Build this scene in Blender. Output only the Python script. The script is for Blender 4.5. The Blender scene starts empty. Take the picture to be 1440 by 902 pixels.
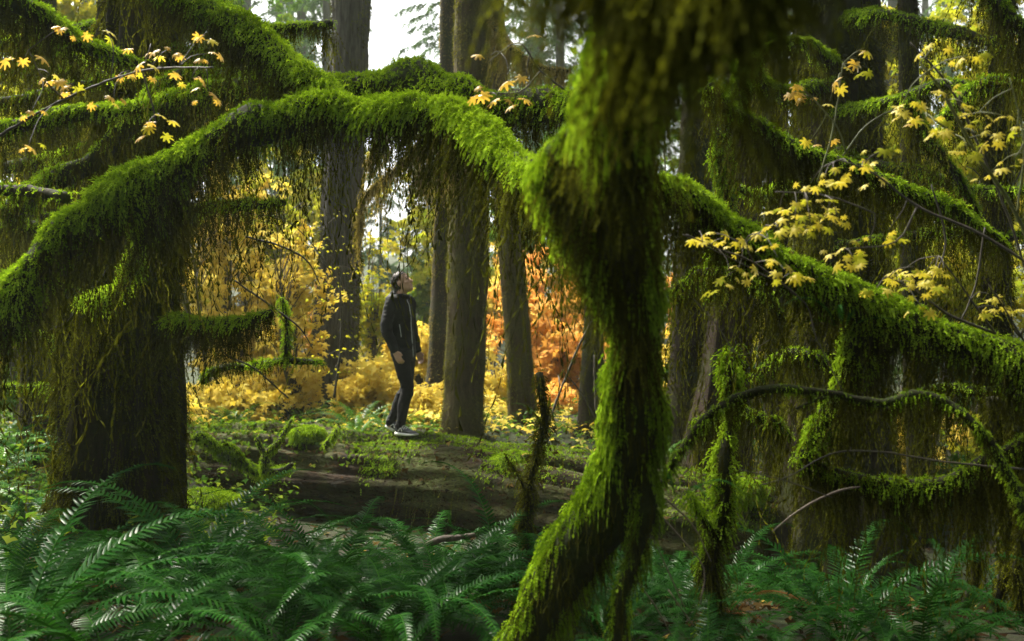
import bpy, math, random
import numpy as np
from mathutils import Vector, Matrix

R = math.radians
rng = np.random.default_rng(7)
random.seed(7)
scene = bpy.context.scene
COL = scene.collection

# ------------------------------------------------------------------ camera, sky, sun, exposure
FPX, CX, CY, CAMZ = 1400.0, 720.0, 451.0, 2.2
cd = bpy.data.cameras.new('camera')
cam = bpy.data.objects.new('camera', cd)
COL.objects.link(cam)
cam.location = (0, 0, CAMZ)
cam.rotation_euler = (R(90), 0, 0)
cd.lens, cd.sensor_width = 35.0, 36.0
cd.clip_start, cd.clip_end = 0.05, 2000
cd.dof.use_dof = True
cd.dof.focus_distance = 5.4
cd.dof.aperture_fstop = 3.3
scene.camera = cam

SUN_EL, SUN_AZ = 56.0, -46.0          # azimuth from +Y (away from the camera) towards +X
w = bpy.data.worlds.new('World'); scene.world = w; w.use_nodes = True
nt = w.node_tree; nt.nodes.clear()
wo = nt.nodes.new('ShaderNodeOutputWorld'); bg = nt.nodes.new('ShaderNodeBackground')
sk = nt.nodes.new('ShaderNodeTexSky'); sk.sky_type = 'NISHITA'; sk.sun_disc = False
sk.sun_elevation = R(SUN_EL); sk.sun_rotation = R(SUN_AZ)
sk.dust_density = 5.0; sk.air_density = 1.2; sk.ozone_density = 1.0
hs = nt.nodes.new('ShaderNodeHueSaturation'); hs.inputs['Saturation'].default_value = 0.12
nt.links.new(sk.outputs[0], hs.inputs['Color'])
nt.links.new(hs.outputs[0], bg.inputs[0]); bg.inputs[1].default_value = 0.03
nt.links.new(bg.outputs[0], wo.inputs[0])
ld = bpy.data.lights.new('sun', 'SUN'); ld.energy = 1.5; ld.angle = R(20); ld.color = (1.0, 0.93, 0.78)
sun = bpy.data.objects.new('sun', ld); COL.objects.link(sun)
sdir = Vector((math.sin(R(SUN_AZ)) * math.cos(R(SUN_EL)), math.cos(R(SUN_AZ)) * math.cos(R(SUN_EL)), math.sin(R(SUN_EL))))
sun.rotation_euler = (-sdir).to_track_quat('-Z', 'Y').to_euler()
sun.location = sdir * 60

scene.view_settings.view_transform = 'Standard'
scene.view_settings.look = 'None'
scene.view_settings.gamma = 1
scene.view_settings.exposure = 3.75
scene.render.engine = 'CYCLES'
cy = scene.cycles
cy.use_denoising = True
try: cy.denoiser = 'OPENIMAGEDENOISE'
except Exception: pass
cy.max_bounces = 6; cy.diffuse_bounces = 3; cy.glossy_bounces = 2; cy.transmission_bounces = 3
cy.transparent_max_bounces = 8; cy.volume_bounces = 1
cy.sample_clamp_indirect = 4.0
cy.use_adaptive_sampling = True; cy.adaptive_threshold = 0.004

# ------------------------------------------------------------------ helpers
def P(px, py, d):
    return np.array([(px - CX) / FPX * d, d, CAMZ - (py - CY) / FPX * d])

def unit(v):
    return v / np.maximum(np.linalg.norm(v, axis=-1, keepdims=True), 1e-9)

def _h(i, j, k, s):
    n = (i * 374761393 + j * 668265263 + k * 2147483647 + s * 974634777) & 0xffffffff
    n = ((n ^ (n >> 13)) * 1274126177) & 0xffffffff
    return ((n ^ (n >> 16)) & 0xffffff) / float(0xffffff)

def vnoise(p, seed=0):
    p = np.asarray(p, float)
    i = np.floor(p).astype(np.int64); f = p - i; f = f * f * (3 - 2 * f)
    out = 0
    for a in (0, 1):
        for b in (0, 1):
            for c in (0, 1):
                wgt = (f[..., 0] if a else 1 - f[..., 0]) * (f[..., 1] if b else 1 - f[..., 1]) * (f[..., 2] if c else 1 - f[..., 2])
                out = out + wgt * _h(i[..., 0] + a, i[..., 1] + b, i[..., 2] + c, seed)
    return out * 2 - 1

def fbm(p, seed=0, oct=3):
    p = np.asarray(p, float); o = 0; a = 1; t = 0
    for k in range(oct):
        o = o + a * vnoise(p * 2 ** k, seed + k); t += a; a *= .5
    return o / t

def link(o, parent=None):
    COL.objects.link(o)
    if parent is not None: o.parent = parent
    return o

def np_mesh(name, V, faces, mat, rnd=None, smooth=False):
    """faces: list of int arrays (m,3) or (m,4)"""
    V = np.asarray(V, np.float32)
    me = bpy.data.meshes.new(name)
    if not isinstance(faces, (list, tuple)): faces = [faces]
    faces = [np.asarray(f, np.int32) for f in faces if len(f)]
    me.vertices.add(len(V)); me.vertices.foreach_set('co', V.ravel())
    nl = sum(f.size for f in faces); npoly = sum(len(f) for f in faces)
    me.loops.add(nl); me.polygons.add(npoly)
    me.loops.foreach_set('vertex_index', np.concatenate([f.ravel() for f in faces]))
    tot = np.concatenate([np.full(len(f), f.shape[1], np.int32) for f in faces])
    st = np.concatenate([[0], np.cumsum(tot)[:-1]]).astype(np.int32)
    me.polygons.foreach_set('loop_start', st)
    me.polygons.foreach_set('loop_total', tot)
    if smooth: me.polygons.foreach_set('use_smooth', np.ones(npoly, bool))
    if rnd is not None:
        at = me.attributes.new('rnd', 'FLOAT', 'POINT')
        at.data.foreach_set('value', np.asarray(rnd, np.float32))
    me.update(calc_edges=True); me.validate()
    if mat: me.materials.append(mat)
    return me

def mobj(name, V, faces, mat, parent=None, rnd=None, smooth=False):
    return link(bpy.data.objects.new(name, np_mesh(name, V, faces, mat, rnd, smooth)), parent)

class Acc:
    """collects geometry for ONE mesh"""
    def __init__(s): s.V = []; s.T = []; s.Q = []; s.rn = []; s.n = 0
    def add(s, V, T=None, Q=None, rnd=None):
        V = np.asarray(V, float)
        s.V.append(V)
        if T is not None and len(T): s.T.append(np.asarray(T) + s.n)
        if Q is not None and len(Q): s.Q.append(np.asarray(Q) + s.n)
        s.rn.append(np.full(len(V), .5) if rnd is None else np.broadcast_to(rnd, (len(V),)))
        s.n += len(V)
    def mesh(s, name, mat, smooth=False):
        f = []
        if s.T: f.append(np.concatenate(s.T))
        if s.Q: f.append(np.concatenate(s.Q))
        return np_mesh(name, np.concatenate(s.V), f, mat, np.concatenate(s.rn), smooth)
    def obj(s, name, mat, parent=None, smooth=False):
        return link(bpy.data.objects.new(name, s.mesh(name, mat, smooth)), parent)

def thing(name, label, cat, loc=(0, 0, 0), group=None, rz=0):
    o = bpy.data.objects.new(name, None); link(o)
    o.empty_display_size = .1
    o.location = [float(v) for v in loc]; o.rotation_euler = (0, 0, rz)
    o['label'] = label; o['category'] = cat
    if group: o['group'] = group
    return o

def keep(o, parent):
    """parent o while its mesh stays in world coordinates"""
    o.parent = parent
    o.matrix_parent_inverse = Matrix.Translation(-Vector(parent.location)) if parent.rotation_euler.z == 0 else parent.matrix_basis.inverted()
    return o

def spline(pts, step=.05):
    """pts (n,4) xyz r -> dense resampled Catmull-Rom"""
    p = np.asarray(pts, float)
    a = np.vstack([2 * p[0] - p[1], p, 2 * p[-1] - p[-2]])
    out = []
    for i in range(1, len(a) - 2):
        p0, p1, p2, p3 = a[i - 1], a[i], a[i + 1], a[i + 2]
        n = max(2, int(np.linalg.norm(p2[:3] - p1[:3]) / step))
        t = np.linspace(0, 1, n, endpoint=False)[:, None]
        out.append(.5 * (2 * p1 + (p2 - p0) * t + (2 * p0 - 5 * p1 + 4 * p2 - p3) * t ** 2 + (3 * p1 - p0 - 3 * p2 + p3) * t ** 3))
    o = np.vstack(out + [p[-1:]])
    o[:, 3] = np.maximum(o[:, 3], .0015)
    return o

def frames(path):
    c = path[:, :3]
    t = unit(np.gradient(c, axis=0))
    n = np.zeros_like(t)
    ref = np.array([0, 0, 1.]) if abs(t[0, 2]) < .8 else np.array([0, 1., 0])
    v = ref - t[0] * ref.dot(t[0]); v /= np.linalg.norm(v)
    for i in range(len(t)):
        v = v - t[i] * v.dot(t[i]); v /= max(np.linalg.norm(v), 1e-9); n[i] = v
    return t, n, np.cross(t, n)

class Tube:
    def __init__(s, path, segs=12, amp=.12, freq=6.0, ridge=0.0, nridge=9, seed=0, wob=0.0):
        s.path = path; s.t, s.n, s.b = frames(path)
        s.amp, s.freq, s.seed, s.segs, s.ridge, s.nridge = amp, freq, seed, segs, ridge, nridge
        s.N = len(path)
    def rad(s, i, th):
        r = s.path[i, 3]
        d = np.cos(th)[..., None] * s.n[i] + np.sin(th)[..., None] * s.b[i]
        q = s.path[i, :3] + d * r[..., None]
        k = 1 + s.amp * fbm(q * s.freq, s.seed, 3) + .6 * s.amp * vnoise(q * s.freq * .45, s.seed + 3)
        if s.ridge:
            cyl = np.stack([np.cos(th) * s.nridge / 3, np.sin(th) * s.nridge / 3, i * .02 + 0 * th], -1)
            k = k + s.ridge * (1 - 2 * np.abs(vnoise(cyl, s.seed + 9))) + s.ridge * .4 * vnoise(cyl * [2.7, 2.7, 4], s.seed + 11)
        return q + d * (r * (k - 1))[..., None], d
    def mesh(s):
        I, J = np.meshgrid(np.arange(s.N), np.arange(s.segs), indexing='ij')
        th = J * 2 * np.pi / s.segs
        q, _ = s.rad(I, th)
        V = q.reshape(-1, 3)
        i, j = np.meshgrid(np.arange(s.N - 1), np.arange(s.segs), indexing='ij')
        j2 = (j + 1) % s.segs
        Q = np.stack([i * s.segs + j, i * s.segs + j2, (i + 1) * s.segs + j2, (i + 1) * s.segs + j], -1).reshape(-1, 4)
        a, b = len(V), len(V) + 1
        V = np.vstack([V, s.path[:1, :3] - s.t[:1] * s.path[0, 3] * .3, s.path[-1:, :3] + s.t[-1:] * s.path[-1, 3] * .4])
        jj = np.arange(s.segs); j2 = (jj + 1) % s.segs; e = (s.N - 1) * s.segs
        T = np.vstack([np.stack([0 * jj + a, j2, jj], -1), np.stack([0 * jj + b, e + jj, e + j2], -1)])
        return V, T, Q
    def sample(s, n, r=rng, t0=0, t1=1):
        L = np.linalg.norm(np.diff(s.path[:, :3], axis=0), axis=1) * (s.path[1:, 3] + .01)
        cdf = np.concatenate([[0], np.cumsum(L)]); cdf /= cdf[-1]
        u = np.interp(t0 + (t1 - t0) * r.random(n), cdf, np.arange(s.N))
        i = np.clip(np.round(u).astype(int), 0, s.N - 1)
        th = r.random(n) * 2 * np.pi
        q, d = s.rad(i, th)
        q = q + s.t[i] * (r.random(n) - .5)[:, None] * np.linalg.norm(s.path[1, :3] - s.path[0, :3]) * 1.2
        return q, d, i
    def area(s):
        return float((np.linalg.norm(np.diff(s.path[:, :3], axis=0), axis=1) * s.path[1:, 3]).sum() * 2 * np.pi)

def feathers(base, d0, L, K, wid, droop=0.0, wig=0.0, taper=.75, r=rng, rndv=None, upside=None):
    """feathered strips: n fronds, each a midrib with K pairs of pointed barbs"""
    n = len(base)
    L = np.broadcast_to(L, (n,))[:, None]; wid = np.broadcast_to(wid, (n,))[:, None]
    droop = np.broadcast_to(droop, (n,))[:, None]
    g = np.array([0, 0, -1.])
    C = []
    off = np.zeros((n, 3)); vel = r.normal(0, 1, (n, 3)) * wig
    for k in range(K + 1):
        s = k / K
        if wig:
            vel = .7 * vel + r.normal(0, 1, (n, 3)) * wig
            off = off + vel * L / K if k else off
        C.append(base + d0 * L * s * (1 - .35 * droop * s) + g * droop * L * s * s * .75 + off)
    C = np.stack(C, 1)
    tan = unit(np.gradient(C, axis=1))
    if upside is None:
        rv = r.normal(0, 1, (n, 1, 3))
    else:
        rv = np.broadcast_to(upside[:, None, :], (n, 1, 3))
    side = unit(np.cross(tan, rv + 0 * tan))
    step = L / K
    s = (np.arange(K) / K)[None, :, None]
    wv = (wid[:, None, :] * (1 - taper * s)) * (1 + .35 * r.normal(0, 1, (n, K, 1)))
    adv = tan[:, :-1] * step[:, None, :] * .9
    tipA = C[:, :-1] + adv + side[:, :-1] * wv
    tipB = C[:, :-1] + adv - side[:, :-1] * wv
    V = np.concatenate([C, tipA, tipB], 1)
    m = 3 * K + 1
    k = np.arange(K)
    T0 = np.vstack([np.stack([k, k + 1, K + 1 + k], -1), np.stack([k + 1, k, 2 * K + 1 + k], -1)])
    T = (T0[None] + (np.arange(n) * m)[:, None, None]).reshape(-1, 3)
    rv = (r.random(n) if rndv is None else rndv)
    sv = np.concatenate([np.arange(K + 1) / K, np.arange(K) / K, np.arange(K) / K])
    rn = np.clip(rv[:, None] * .75 + .25 * sv[None], 0, 1)
    return V.reshape(-1, 3), T, rn.ravel()

def leafcloud(c, nrm, fwd, size, lobes=5, notch=.45, droop=.25, r=rng, rndv=None):
    """n lobed leaves as fans round the petiole point"""
    n = len(c)
    nrm = unit(nrm); x = unit(fwd - nrm * (fwd * nrm).sum(-1, keepdims=True)); y = np.cross(nrm, x)
    m = 2 * lobes + 1
    ang = np.linspace(-2.5, 2.5, m)
    rad = np.where(np.arange(m) % 2 == 1, 1.0, notch) * (1 - .18 * np.abs(ang) / 2.5)
    rr = rad[None] * (1 + .12 * r.normal(0, 1, (n, m))) * np.broadcast_to(size, (n,))[:, None]
    pts = c[:, None] + x[:, None] * (np.cos(ang) * rr)[..., None] + y[:, None] * (np.sin(ang) * rr)[..., None]
    pts = pts - nrm[:, None] * (droop * (rr / np.broadcast_to(size, (n,))[:, None]) ** 2 * np.broadcast_to(size, (n,))[:, None])[..., None]
    V = np.concatenate([c[:, None], pts], 1)
    k = np.arange(m - 1)
    T0 = np.stack([0 * k, 1 + k, 2 + k], -1)
    T = (T0[None] + (np.arange(n) * (m + 1))[:, None, None]).reshape(-1, 3)
    rv = r.random(n) if rndv is None else rndv
    return V.reshape(-1, 3), T, np.repeat(rv, m + 1)

# ------------------------------------------------------------------ materials
def ramp_node(t, cols):
    n = t.nodes.new('ShaderNodeValToRGB')
    e = n.color_ramp.elements
    while len(e) < len(cols): e.new(.5)
    for k, (p, c) in enumerate(cols): e[k].position = p; e[k].color = (*c, 1)
    return n

def leaf_mat(name, cols, trans=.35, gloss=.06, rough=.4, tint=(1.15, 1.1, .6)):
    m = bpy.data.materials.new(name); m.use_nodes = True; t = m.node_tree; t.nodes.clear()
    out = t.nodes.new('ShaderNodeOutputMaterial')
    at = t.nodes.new('ShaderNodeAttribute'); at.attribute_name = 'rnd'
    rp = ramp_node(t, cols); t.links.new(at.outputs['Fac'], rp.inputs[0])
    di = t.nodes.new('ShaderNodeBsdfDiffuse'); tr = t.nodes.new('ShaderNodeBsdfTranslucent')
    mu = t.nodes.new('ShaderNodeMixRGB'); mu.blend_type = 'MULTIPLY'; mu.inputs[0].default_value = 1
    mu.inputs[2].default_value = (*tint, 1)
    t.links.new(rp.outputs[0], di.inputs[0]); t.links.new(rp.outputs[0], mu.inputs[1]); t.links.new(mu.outputs[0], tr.inputs[0])
    mx = t.nodes.new('ShaderNodeMixShader'); mx.inputs[0].default_value = trans
    t.links.new(di.outputs[0], mx.inputs[1]); t.links.new(tr.outputs[0], mx.inputs[2])
    last = mx
    if gloss:
        gl = t.nodes.new('ShaderNodeBsdfGlossy'); gl.inputs['Roughness'].default_value = rough
        fr = t.nodes.new('ShaderNodeFresnel'); fr.inputs[0].default_value = 1.45
        ml = t.nodes.new('ShaderNodeMath'); ml.operation = 'MULTIPLY'; ml.inputs[1].default_value = gloss * 10
        t.links.new(fr.outputs[0], ml.inputs[0])
        m2 = t.nodes.new('ShaderNodeMixShader')
        t.links.new(ml.outputs[0], m2.inputs[0]); t.links.new(mx.outputs[0], m2.inputs[1]); t.links.new(gl.outputs[0], m2.inputs[2])
        last = m2
    t.links.new(last.outputs[0], out.inputs[0])
    return m

def bark_mat(name, c0, c1, moss=None, mossamt=.5, scale=(9, 9, 2), bump=.6, rough=.9):
    m = bpy.data.materials.new(name); m.use_nodes = True; t = m.node_tree
    b = t.nodes['Principled BSDF']; b.inputs['Roughness'].default_value = rough
    try: b.inputs['Specular IOR Level'].default_value = .2
    except Exception: pass
    tc = t.nodes.new('ShaderNodeTexCoord'); mp = t.nodes.new('ShaderNodeMapping'); mp.inputs['Scale'].default_value = scale
    t.links.new(tc.outputs['Object'], mp.inputs[0])
    n1 = t.nodes.new('ShaderNodeTexNoise'); n1.inputs['Scale'].default_value = 2.2; n1.inputs['Detail'].default_value = 8; n1.inputs['Roughness'].default_value = .65
    t.links.new(mp.outputs[0], n1.inputs['Vector'])
    rp = ramp_node(t, [(.3, c0), (.72, c1)]); t.links.new(n1.outputs['Fac'], rp.inputs[0])
    col = rp.outputs[0]
    if moss:
        n2 = t.nodes.new('ShaderNodeTexNoise'); n2.inputs['Scale'].default_value = 1.6; n2.inputs['Detail'].default_value = 9; n2.inputs['Roughness'].default_value = .7
        t.links.new(tc.outputs['Object'], n2.inputs['Vector'])
        r2 = ramp_node(t, [(1 - mossamt - .1, (0, 0, 0)), (1 - mossamt + .1, (1, 1, 1))]); t.links.new(n2.outputs['Fac'], r2.inputs[0])
        n3 = t.nodes.new('ShaderNodeTexNoise'); n3.inputs['Scale'].default_value = 40; n3.inputs['Detail'].default_value = 4
        t.links.new(tc.outputs['Object'], n3.inputs['Vector'])
        r3 = ramp_node(t, [(.35, tuple(v * .5 for v in moss)), (.7, moss)]); t.links.new(n3.outputs['Fac'], r3.inputs[0])
        mx = t.nodes.new('ShaderNodeMixRGB'); t.links.new(r2.outputs[0], mx.inputs[0]); t.links.new(col, mx.inputs[1]); t.links.new(r3.outputs[0], mx.inputs[2])
        col = mx.outputs[0]
    t.links.new(col, b.inputs['Base Color'])
    bp = t.nodes.new('ShaderNodeBump'); bp.inputs['Strength'].default_value = bump; bp.inputs['Distance'].default_value = .03
    t.links.new(n1.outputs['Fac'], bp.inputs['Height']); t.links.new(bp.outputs[0], b.inputs['Normal'])
    return m

def plain_mat(name, c, rough=.6, nscale=30, var=.25, bump=.15, spec=.4):
    m = bpy.data.materials.new(name); m.use_nodes = True; t = m.node_tree
    b = t.nodes['Principled BSDF']; b.inputs['Roughness'].default_value = rough
    try: b.inputs['Specular IOR Level'].default_value = spec
    except Exception: pass
    tc = t.nodes.new('ShaderNodeTexCoord')
    n1 = t.nodes.new('ShaderNodeTexNoise'); n1.inputs['Scale'].default_value = nscale; n1.inputs['Detail'].default_value = 5
    t.links.new(tc.outputs['Object'], n1.inputs['Vector'])
    rp = ramp_node(t, [(.3, tuple(v * (1 - var) for v in c)), (.7, tuple(v * (1 + var) for v in c))])
    t.links.new(n1.outputs['Fac'], rp.inputs[0]); t.links.new(rp.outputs[0], b.inputs['Base Color'])
    bp = t.nodes.new('ShaderNodeBump'); bp.inputs['Strength'].default_value = bump; bp.inputs['Distance'].default_value = .01
    t.links.new(n1.outputs['Fac'], bp.inputs['Height']); t.links.new(bp.outputs[0], b.inputs['Normal'])
    return m

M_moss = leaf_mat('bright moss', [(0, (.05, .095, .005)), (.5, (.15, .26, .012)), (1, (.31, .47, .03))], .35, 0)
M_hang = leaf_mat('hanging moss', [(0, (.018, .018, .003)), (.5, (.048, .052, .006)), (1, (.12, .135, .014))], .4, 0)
M_gold = leaf_mat('golden hanging moss', [(0, (.09, .075, .02)), (.5, (.16, .13, .04)), (1, (.24, .20, .07))], .4, 0)
M_trunkmoss = leaf_mat('thin trunk moss', [(0, (.035, .035, .006)), (.5, (.085, .085, .014)), (1, (.16, .16, .03))], .35, 0)
M_flake = leaf_mat('bark flakes', [(0, (.006, .004, .0025)), (.6, (.03, .017, .008)), (1, (.075, .042, .018))], .1, 0)
M_fern = leaf_mat('sword fern', [(0, (.005, .024, .004)), (.5, (.010, .045, .007)), (1, (.028, .088, .012))], .22, .0014, .30, (1.1, 1.2, .5))
M_lfern = leaf_mat('pale fern', [(0, (.025, .08, .012)), (.5, (.05, .13, .018)), (1, (.10, .19, .03))], .35, .004, .4)
M_brown = leaf_mat('dead fern', [(0, (.06, .028, .012)), (.5, (.11, .05, .02)), (1, (.16, .085, .03))], .3, .0)
M_yleaf = leaf_mat('yellow maple leaf', [(0, (.44, .42, .03)), (.5, (.58, .50, .05)), (1, (.64, .52, .08))], .45, .03, .4, (1.05, 1.0, .6))
M_ygleaf = leaf_mat('yellow green leaf', [(0, (.16, .24, .02)), (.5, (.32, .34, .03)), (1, (.52, .42, .05))], .5, .0, .4, (1.05, 1.0, .6))
M_gleaf = leaf_mat('green leaf', [(0, (.03, .075, .010)), (.5, (.07, .14, .016)), (1, (.17, .22, .025))], .4, 0)
M_shadeleaf = leaf_mat('shade-dark shrub leaf', [(0, (.010, .03, .008)), (.5, (.022, .06, .014)), (1, (.06, .10, .02))], .3, 0)  # darkened green leaf, so the shrubs stand in for deep shade
M_oleaf = leaf_mat('orange leaf', [(0, (.50, .22, .06)), (.5, (.64, .36, .09)), (1, (.68, .50, .15))], .45, .0, .4, (1.05, .95, .6))
M_goleaf = leaf_mat('gold leaf', [(0, (.48, .33, .05)), (.5, (.64, .51, .09)), (1, (.70, .62, .19))], .45, .0, .4, (1.05, 1.0, .6))
M_conif = leaf_mat('conifer needles', [(0, (.025, .06, .022)), (.5, (.05, .105, .035)), (1, (.09, .15, .04))], .25, .0)
M_litter = leaf_mat('leaf litter', [(0, (.02, .012, .006)), (.5, (.032, .02, .008)), (.92, (.06, .04, .014)), (1, (.26, .18, .04))], .2, 0)
M_bark = bark_mat('dark bark', (.007, .005, .003), (.034, .023, .013), (.03, .04, .006), .45)
M_greybark = bark_mat('grey bark', (.018, .017, .016), (.085, .078, .07), (.05, .06, .02), .36, (14, 14, 1.6), 1.0)
M_brownbark = bark_mat('brown mossy bark', (.016, .011, .006), (.08, .055, .026), (.075, .07, .016), .52, (12, 12, 2.2), 1.0)
M_logbark = bark_mat('rotting log', (.003, .002, .0013), (.036, .019, .008), (.05, .065, .008), .50, (2, 9, 9), 1.0)
M_core = bark_mat('mossy stem', (.008, .007, .004), (.024, .022, .008), (.03, .045, .006), .45, (8, 8, 8), .8)
M_twig = plain_mat('twig bark', (.05, .042, .028), .7, 60, .4, .3)
M_paletwig = plain_mat('dead twig', (.13, .10, .075), .7, 60, .3, .3)
M_stemgreen = plain_mat('green twig', (.09, .10, .03), .6, 60, .3, .2)
M_wood = plain_mat('broken wood', (.06, .05, .045), .8, 18, .5, .8)
M_soil = bark_mat('forest floor', (.005, .004, .002), (.022, .015, .008), (.02, .032, .006), .55, (5, 5, 5), 1.0)

# ------------------------------------------------------------------ ground
def sstep(a, b, x):
    t = np.clip((x - a) / (b - a), 0, 1); return t * t * (3 - 2 * t)

def ground(x, y):
    x = np.asarray(x, float); y = np.asarray(y, float)
    z = .95 - .85 * sstep(3.2, 8.6, y)
    z = z + .62 * sstep(10.8, 13.0, y - .35 * x * .4)
    z = z + .55 * sstep(2.6, 5.0, -x) * sstep(3.5, 6.5, y) * (1 - sstep(10.5, 12.5, y))
    z = z - .25 * sstep(.5, 3.5, x) * sstep(5, 7.5, y) * (1 - sstep(10, 12, y))
    z = z + .010 * np.maximum(y - 16, 0) + 9 * sstep(35, 140, np.hypot(x, y))
    p = np.stack([x, y, 0 * x], -1)
    z = z + .10 * fbm(p * .7, 3, 3) + .03 * fbm(p * 3.1, 5, 2)
    return z

def build_ground():
    n = 300
    u = np.linspace(-1, 1, n)
    ax = np.sign(u) * (np.abs(u) ** 2.4) * 220
    X, Y = np.meshgrid(ax, ax + 7, indexing='ij')
    V = np.stack([X, Y, ground(X, Y)], -1).reshape(-1, 3)
    i, j = np.meshgrid(np.arange(n - 1), np.arange(n - 1), indexing='ij')
    Q = np.stack([i * n + j, (i + 1) * n + j, (i + 1) * n + j + 1, i * n + j + 1], -1).reshape(-1, 4)
    o = mobj('ground', V, Q, M_soil, smooth=True)
    o['kind'] = 'structure'
build_ground()

def scatter_cover(name, n, xr, yr, mat, size, label, tilt=.5, lift=.03, lobes=3, mask=None):
    x = rng.uniform(*xr, n); y = rng.uniform(*yr, n)
    if mask is not None:
        k = mask(x, y); x, y = x[k], y[k]; n = len(x)
    z = ground(x, y) + rng.random(n) ** 2 * lift + .012
    nr = unit(np.stack([rng.normal(0, tilt, n), rng.normal(0, tilt, n), np.ones(n)], -1))
    V, T, rn = leafcloud(np.stack([x, y, z], -1), nr, rng.normal(0, 1, (n, 3)), size * (.6 + .8 * rng.random(n)), lobes, .5, .2)
    o = mobj(name, V, T, mat, rnd=rn); o['kind'] = 'stuff'; o['label'] = label
    return o
scatter_cover('leaf_litter', 14000, (-7, 7), (2, 14), M_litter, .045, 'brown leaf litter on the forest floor')
scatter_cover('ground_cover', 17000, (-9, 8), (11.2, 19), M_gleaf, .05, 'low green leaves covering the bank behind the log', .5, .22, 3,
              lambda x, y: vnoise(np.stack([x, y, 0 * x], -1) * .9, 21) > -.7)
scatter_cover('undergrowth', 9000, (-9, -2.2), (6, 12), M_gleaf, .045, 'low leafy undergrowth behind the left mossy tree', .6, .5, 3)

# ------------------------------------------------------------------ moss
def moss_top(tube, dens, L=(.03, .07), wid=.008, K=4, lo=-.35, droop=.9, mult=1.0, r=rng, t0=0, t1=1, patch=None):
    n = int(tube.area() * dens * (t1 - t0))
    q, d, i = tube.sample(n, r, t0, t1)
    keepm = (d[:, 2] + .35 * r.normal(0, 1, n)) > lo
    # clumps: patches grow longer
    cl = np.clip(.55 * fbm(q * 9, 31, 2) + 1.0 * fbm(q * 3.2, 36, 2), -1, 1)
    keepm &= (cl + .8 * r.random(n)) > -.12
    if patch is not None:
        keepm &= fbm(q * [5.5, 5.5, 2.6], 35, 2) + .9 * (np.abs(d[:, 0]) - .55) + .25 * d[:, 2] + .22 * r.normal(0, 1, n) > patch  # moss kept to the side faces, so the bare middle imitates shade
    q, d, cl = q[keepm], d[keepm], cl[keepm]; n = len(q)
    up = np.array([0, 0, 1.])
    dr = unit(d + .45 * r.normal(0, 1, (n, 3)) + .15 * up)
    ln = (L[0] + (L[1] - L[0]) * r.random(n)) * (1 + .75 * cl)
    rv = np.clip(.55 + .8 * fbm(q * 3.5, 41, 2) + .28 * r.normal(0, 1, n), 0, 1)
    return feathers(q - d * .006, dr, ln, K, wid, droop * (.6 + .6 * r.random(n)), .06, .6, r, rv)

def moss_hang(tube, n, L=(.06, .35), wid=.006, K=12, hi=.25, clump=.22, r=rng, t0=0, t1=1, pw=2.2, wig=.15):
    q, d, i = tube.sample(int(n * 1.8), r, t0, t1)
    k = d[:, 2] < hi
    q, d, i = q[k][:n], d[k][:n], i[k][:n]; n = len(q)
    s1 = np.stack([q[:, 0], q[:, 1], .45 * q[:, 2]], -1) / clump
    c = np.clip(.5 + .75 * fbm(s1, 51 + tube.seed, 2), 0, 1)
    c2 = np.clip(.5 + .8 * vnoise(s1 * 4.3, 77 + tube.seed), 0, 1)
    c2 = np.clip((c2 - .2) * 1.5, 0, 1)
    ln = L[0] + (L[1] - L[0]) * (c ** pw) * (.12 + .88 * c2 ** 1.5) * (.25 + .75 * r.random(n) ** 1.4) * 1.9
    dr = unit(np.array([0, 0, -1.]) + .13 * r.normal(0, 1, (n, 3)) + .25 * d * [1, 1, 0])
    rv = np.clip(.42 + .4 * fbm(q * 4, 43, 2) + .25 * r.normal(0, 1, n), 0, 1)
    # thin them where the clump noise is low
    kk = r.random(n) < .12 + .75 * c + .45 * c2
    return feathers(q[kk], dr[kk], ln[kk], K, wid, .0, wig, .55, r, rv[kk])

def px_path(pts, step=.04):
    """(px, py, depth, radius in px)"""
    p = spline([[*P(a, b, d), r * d / FPX] for a, b, d, r in pts], step)
    if len(p) > 6:
        rr = p[:, 3:4]
        jit = np.stack([fbm(p[:, :3] / np.maximum(rr.mean() * 5, .03), 61 + k, 3) for k in range(3)], -1)
        p[:, :3] += jit * np.minimum(rr * .75, .03)
        p[:, 3] *= 1 + .3 * fbm(p[:, :3] / np.maximum(rr.mean() * 4, .03), 67, 2)
    return p

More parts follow.
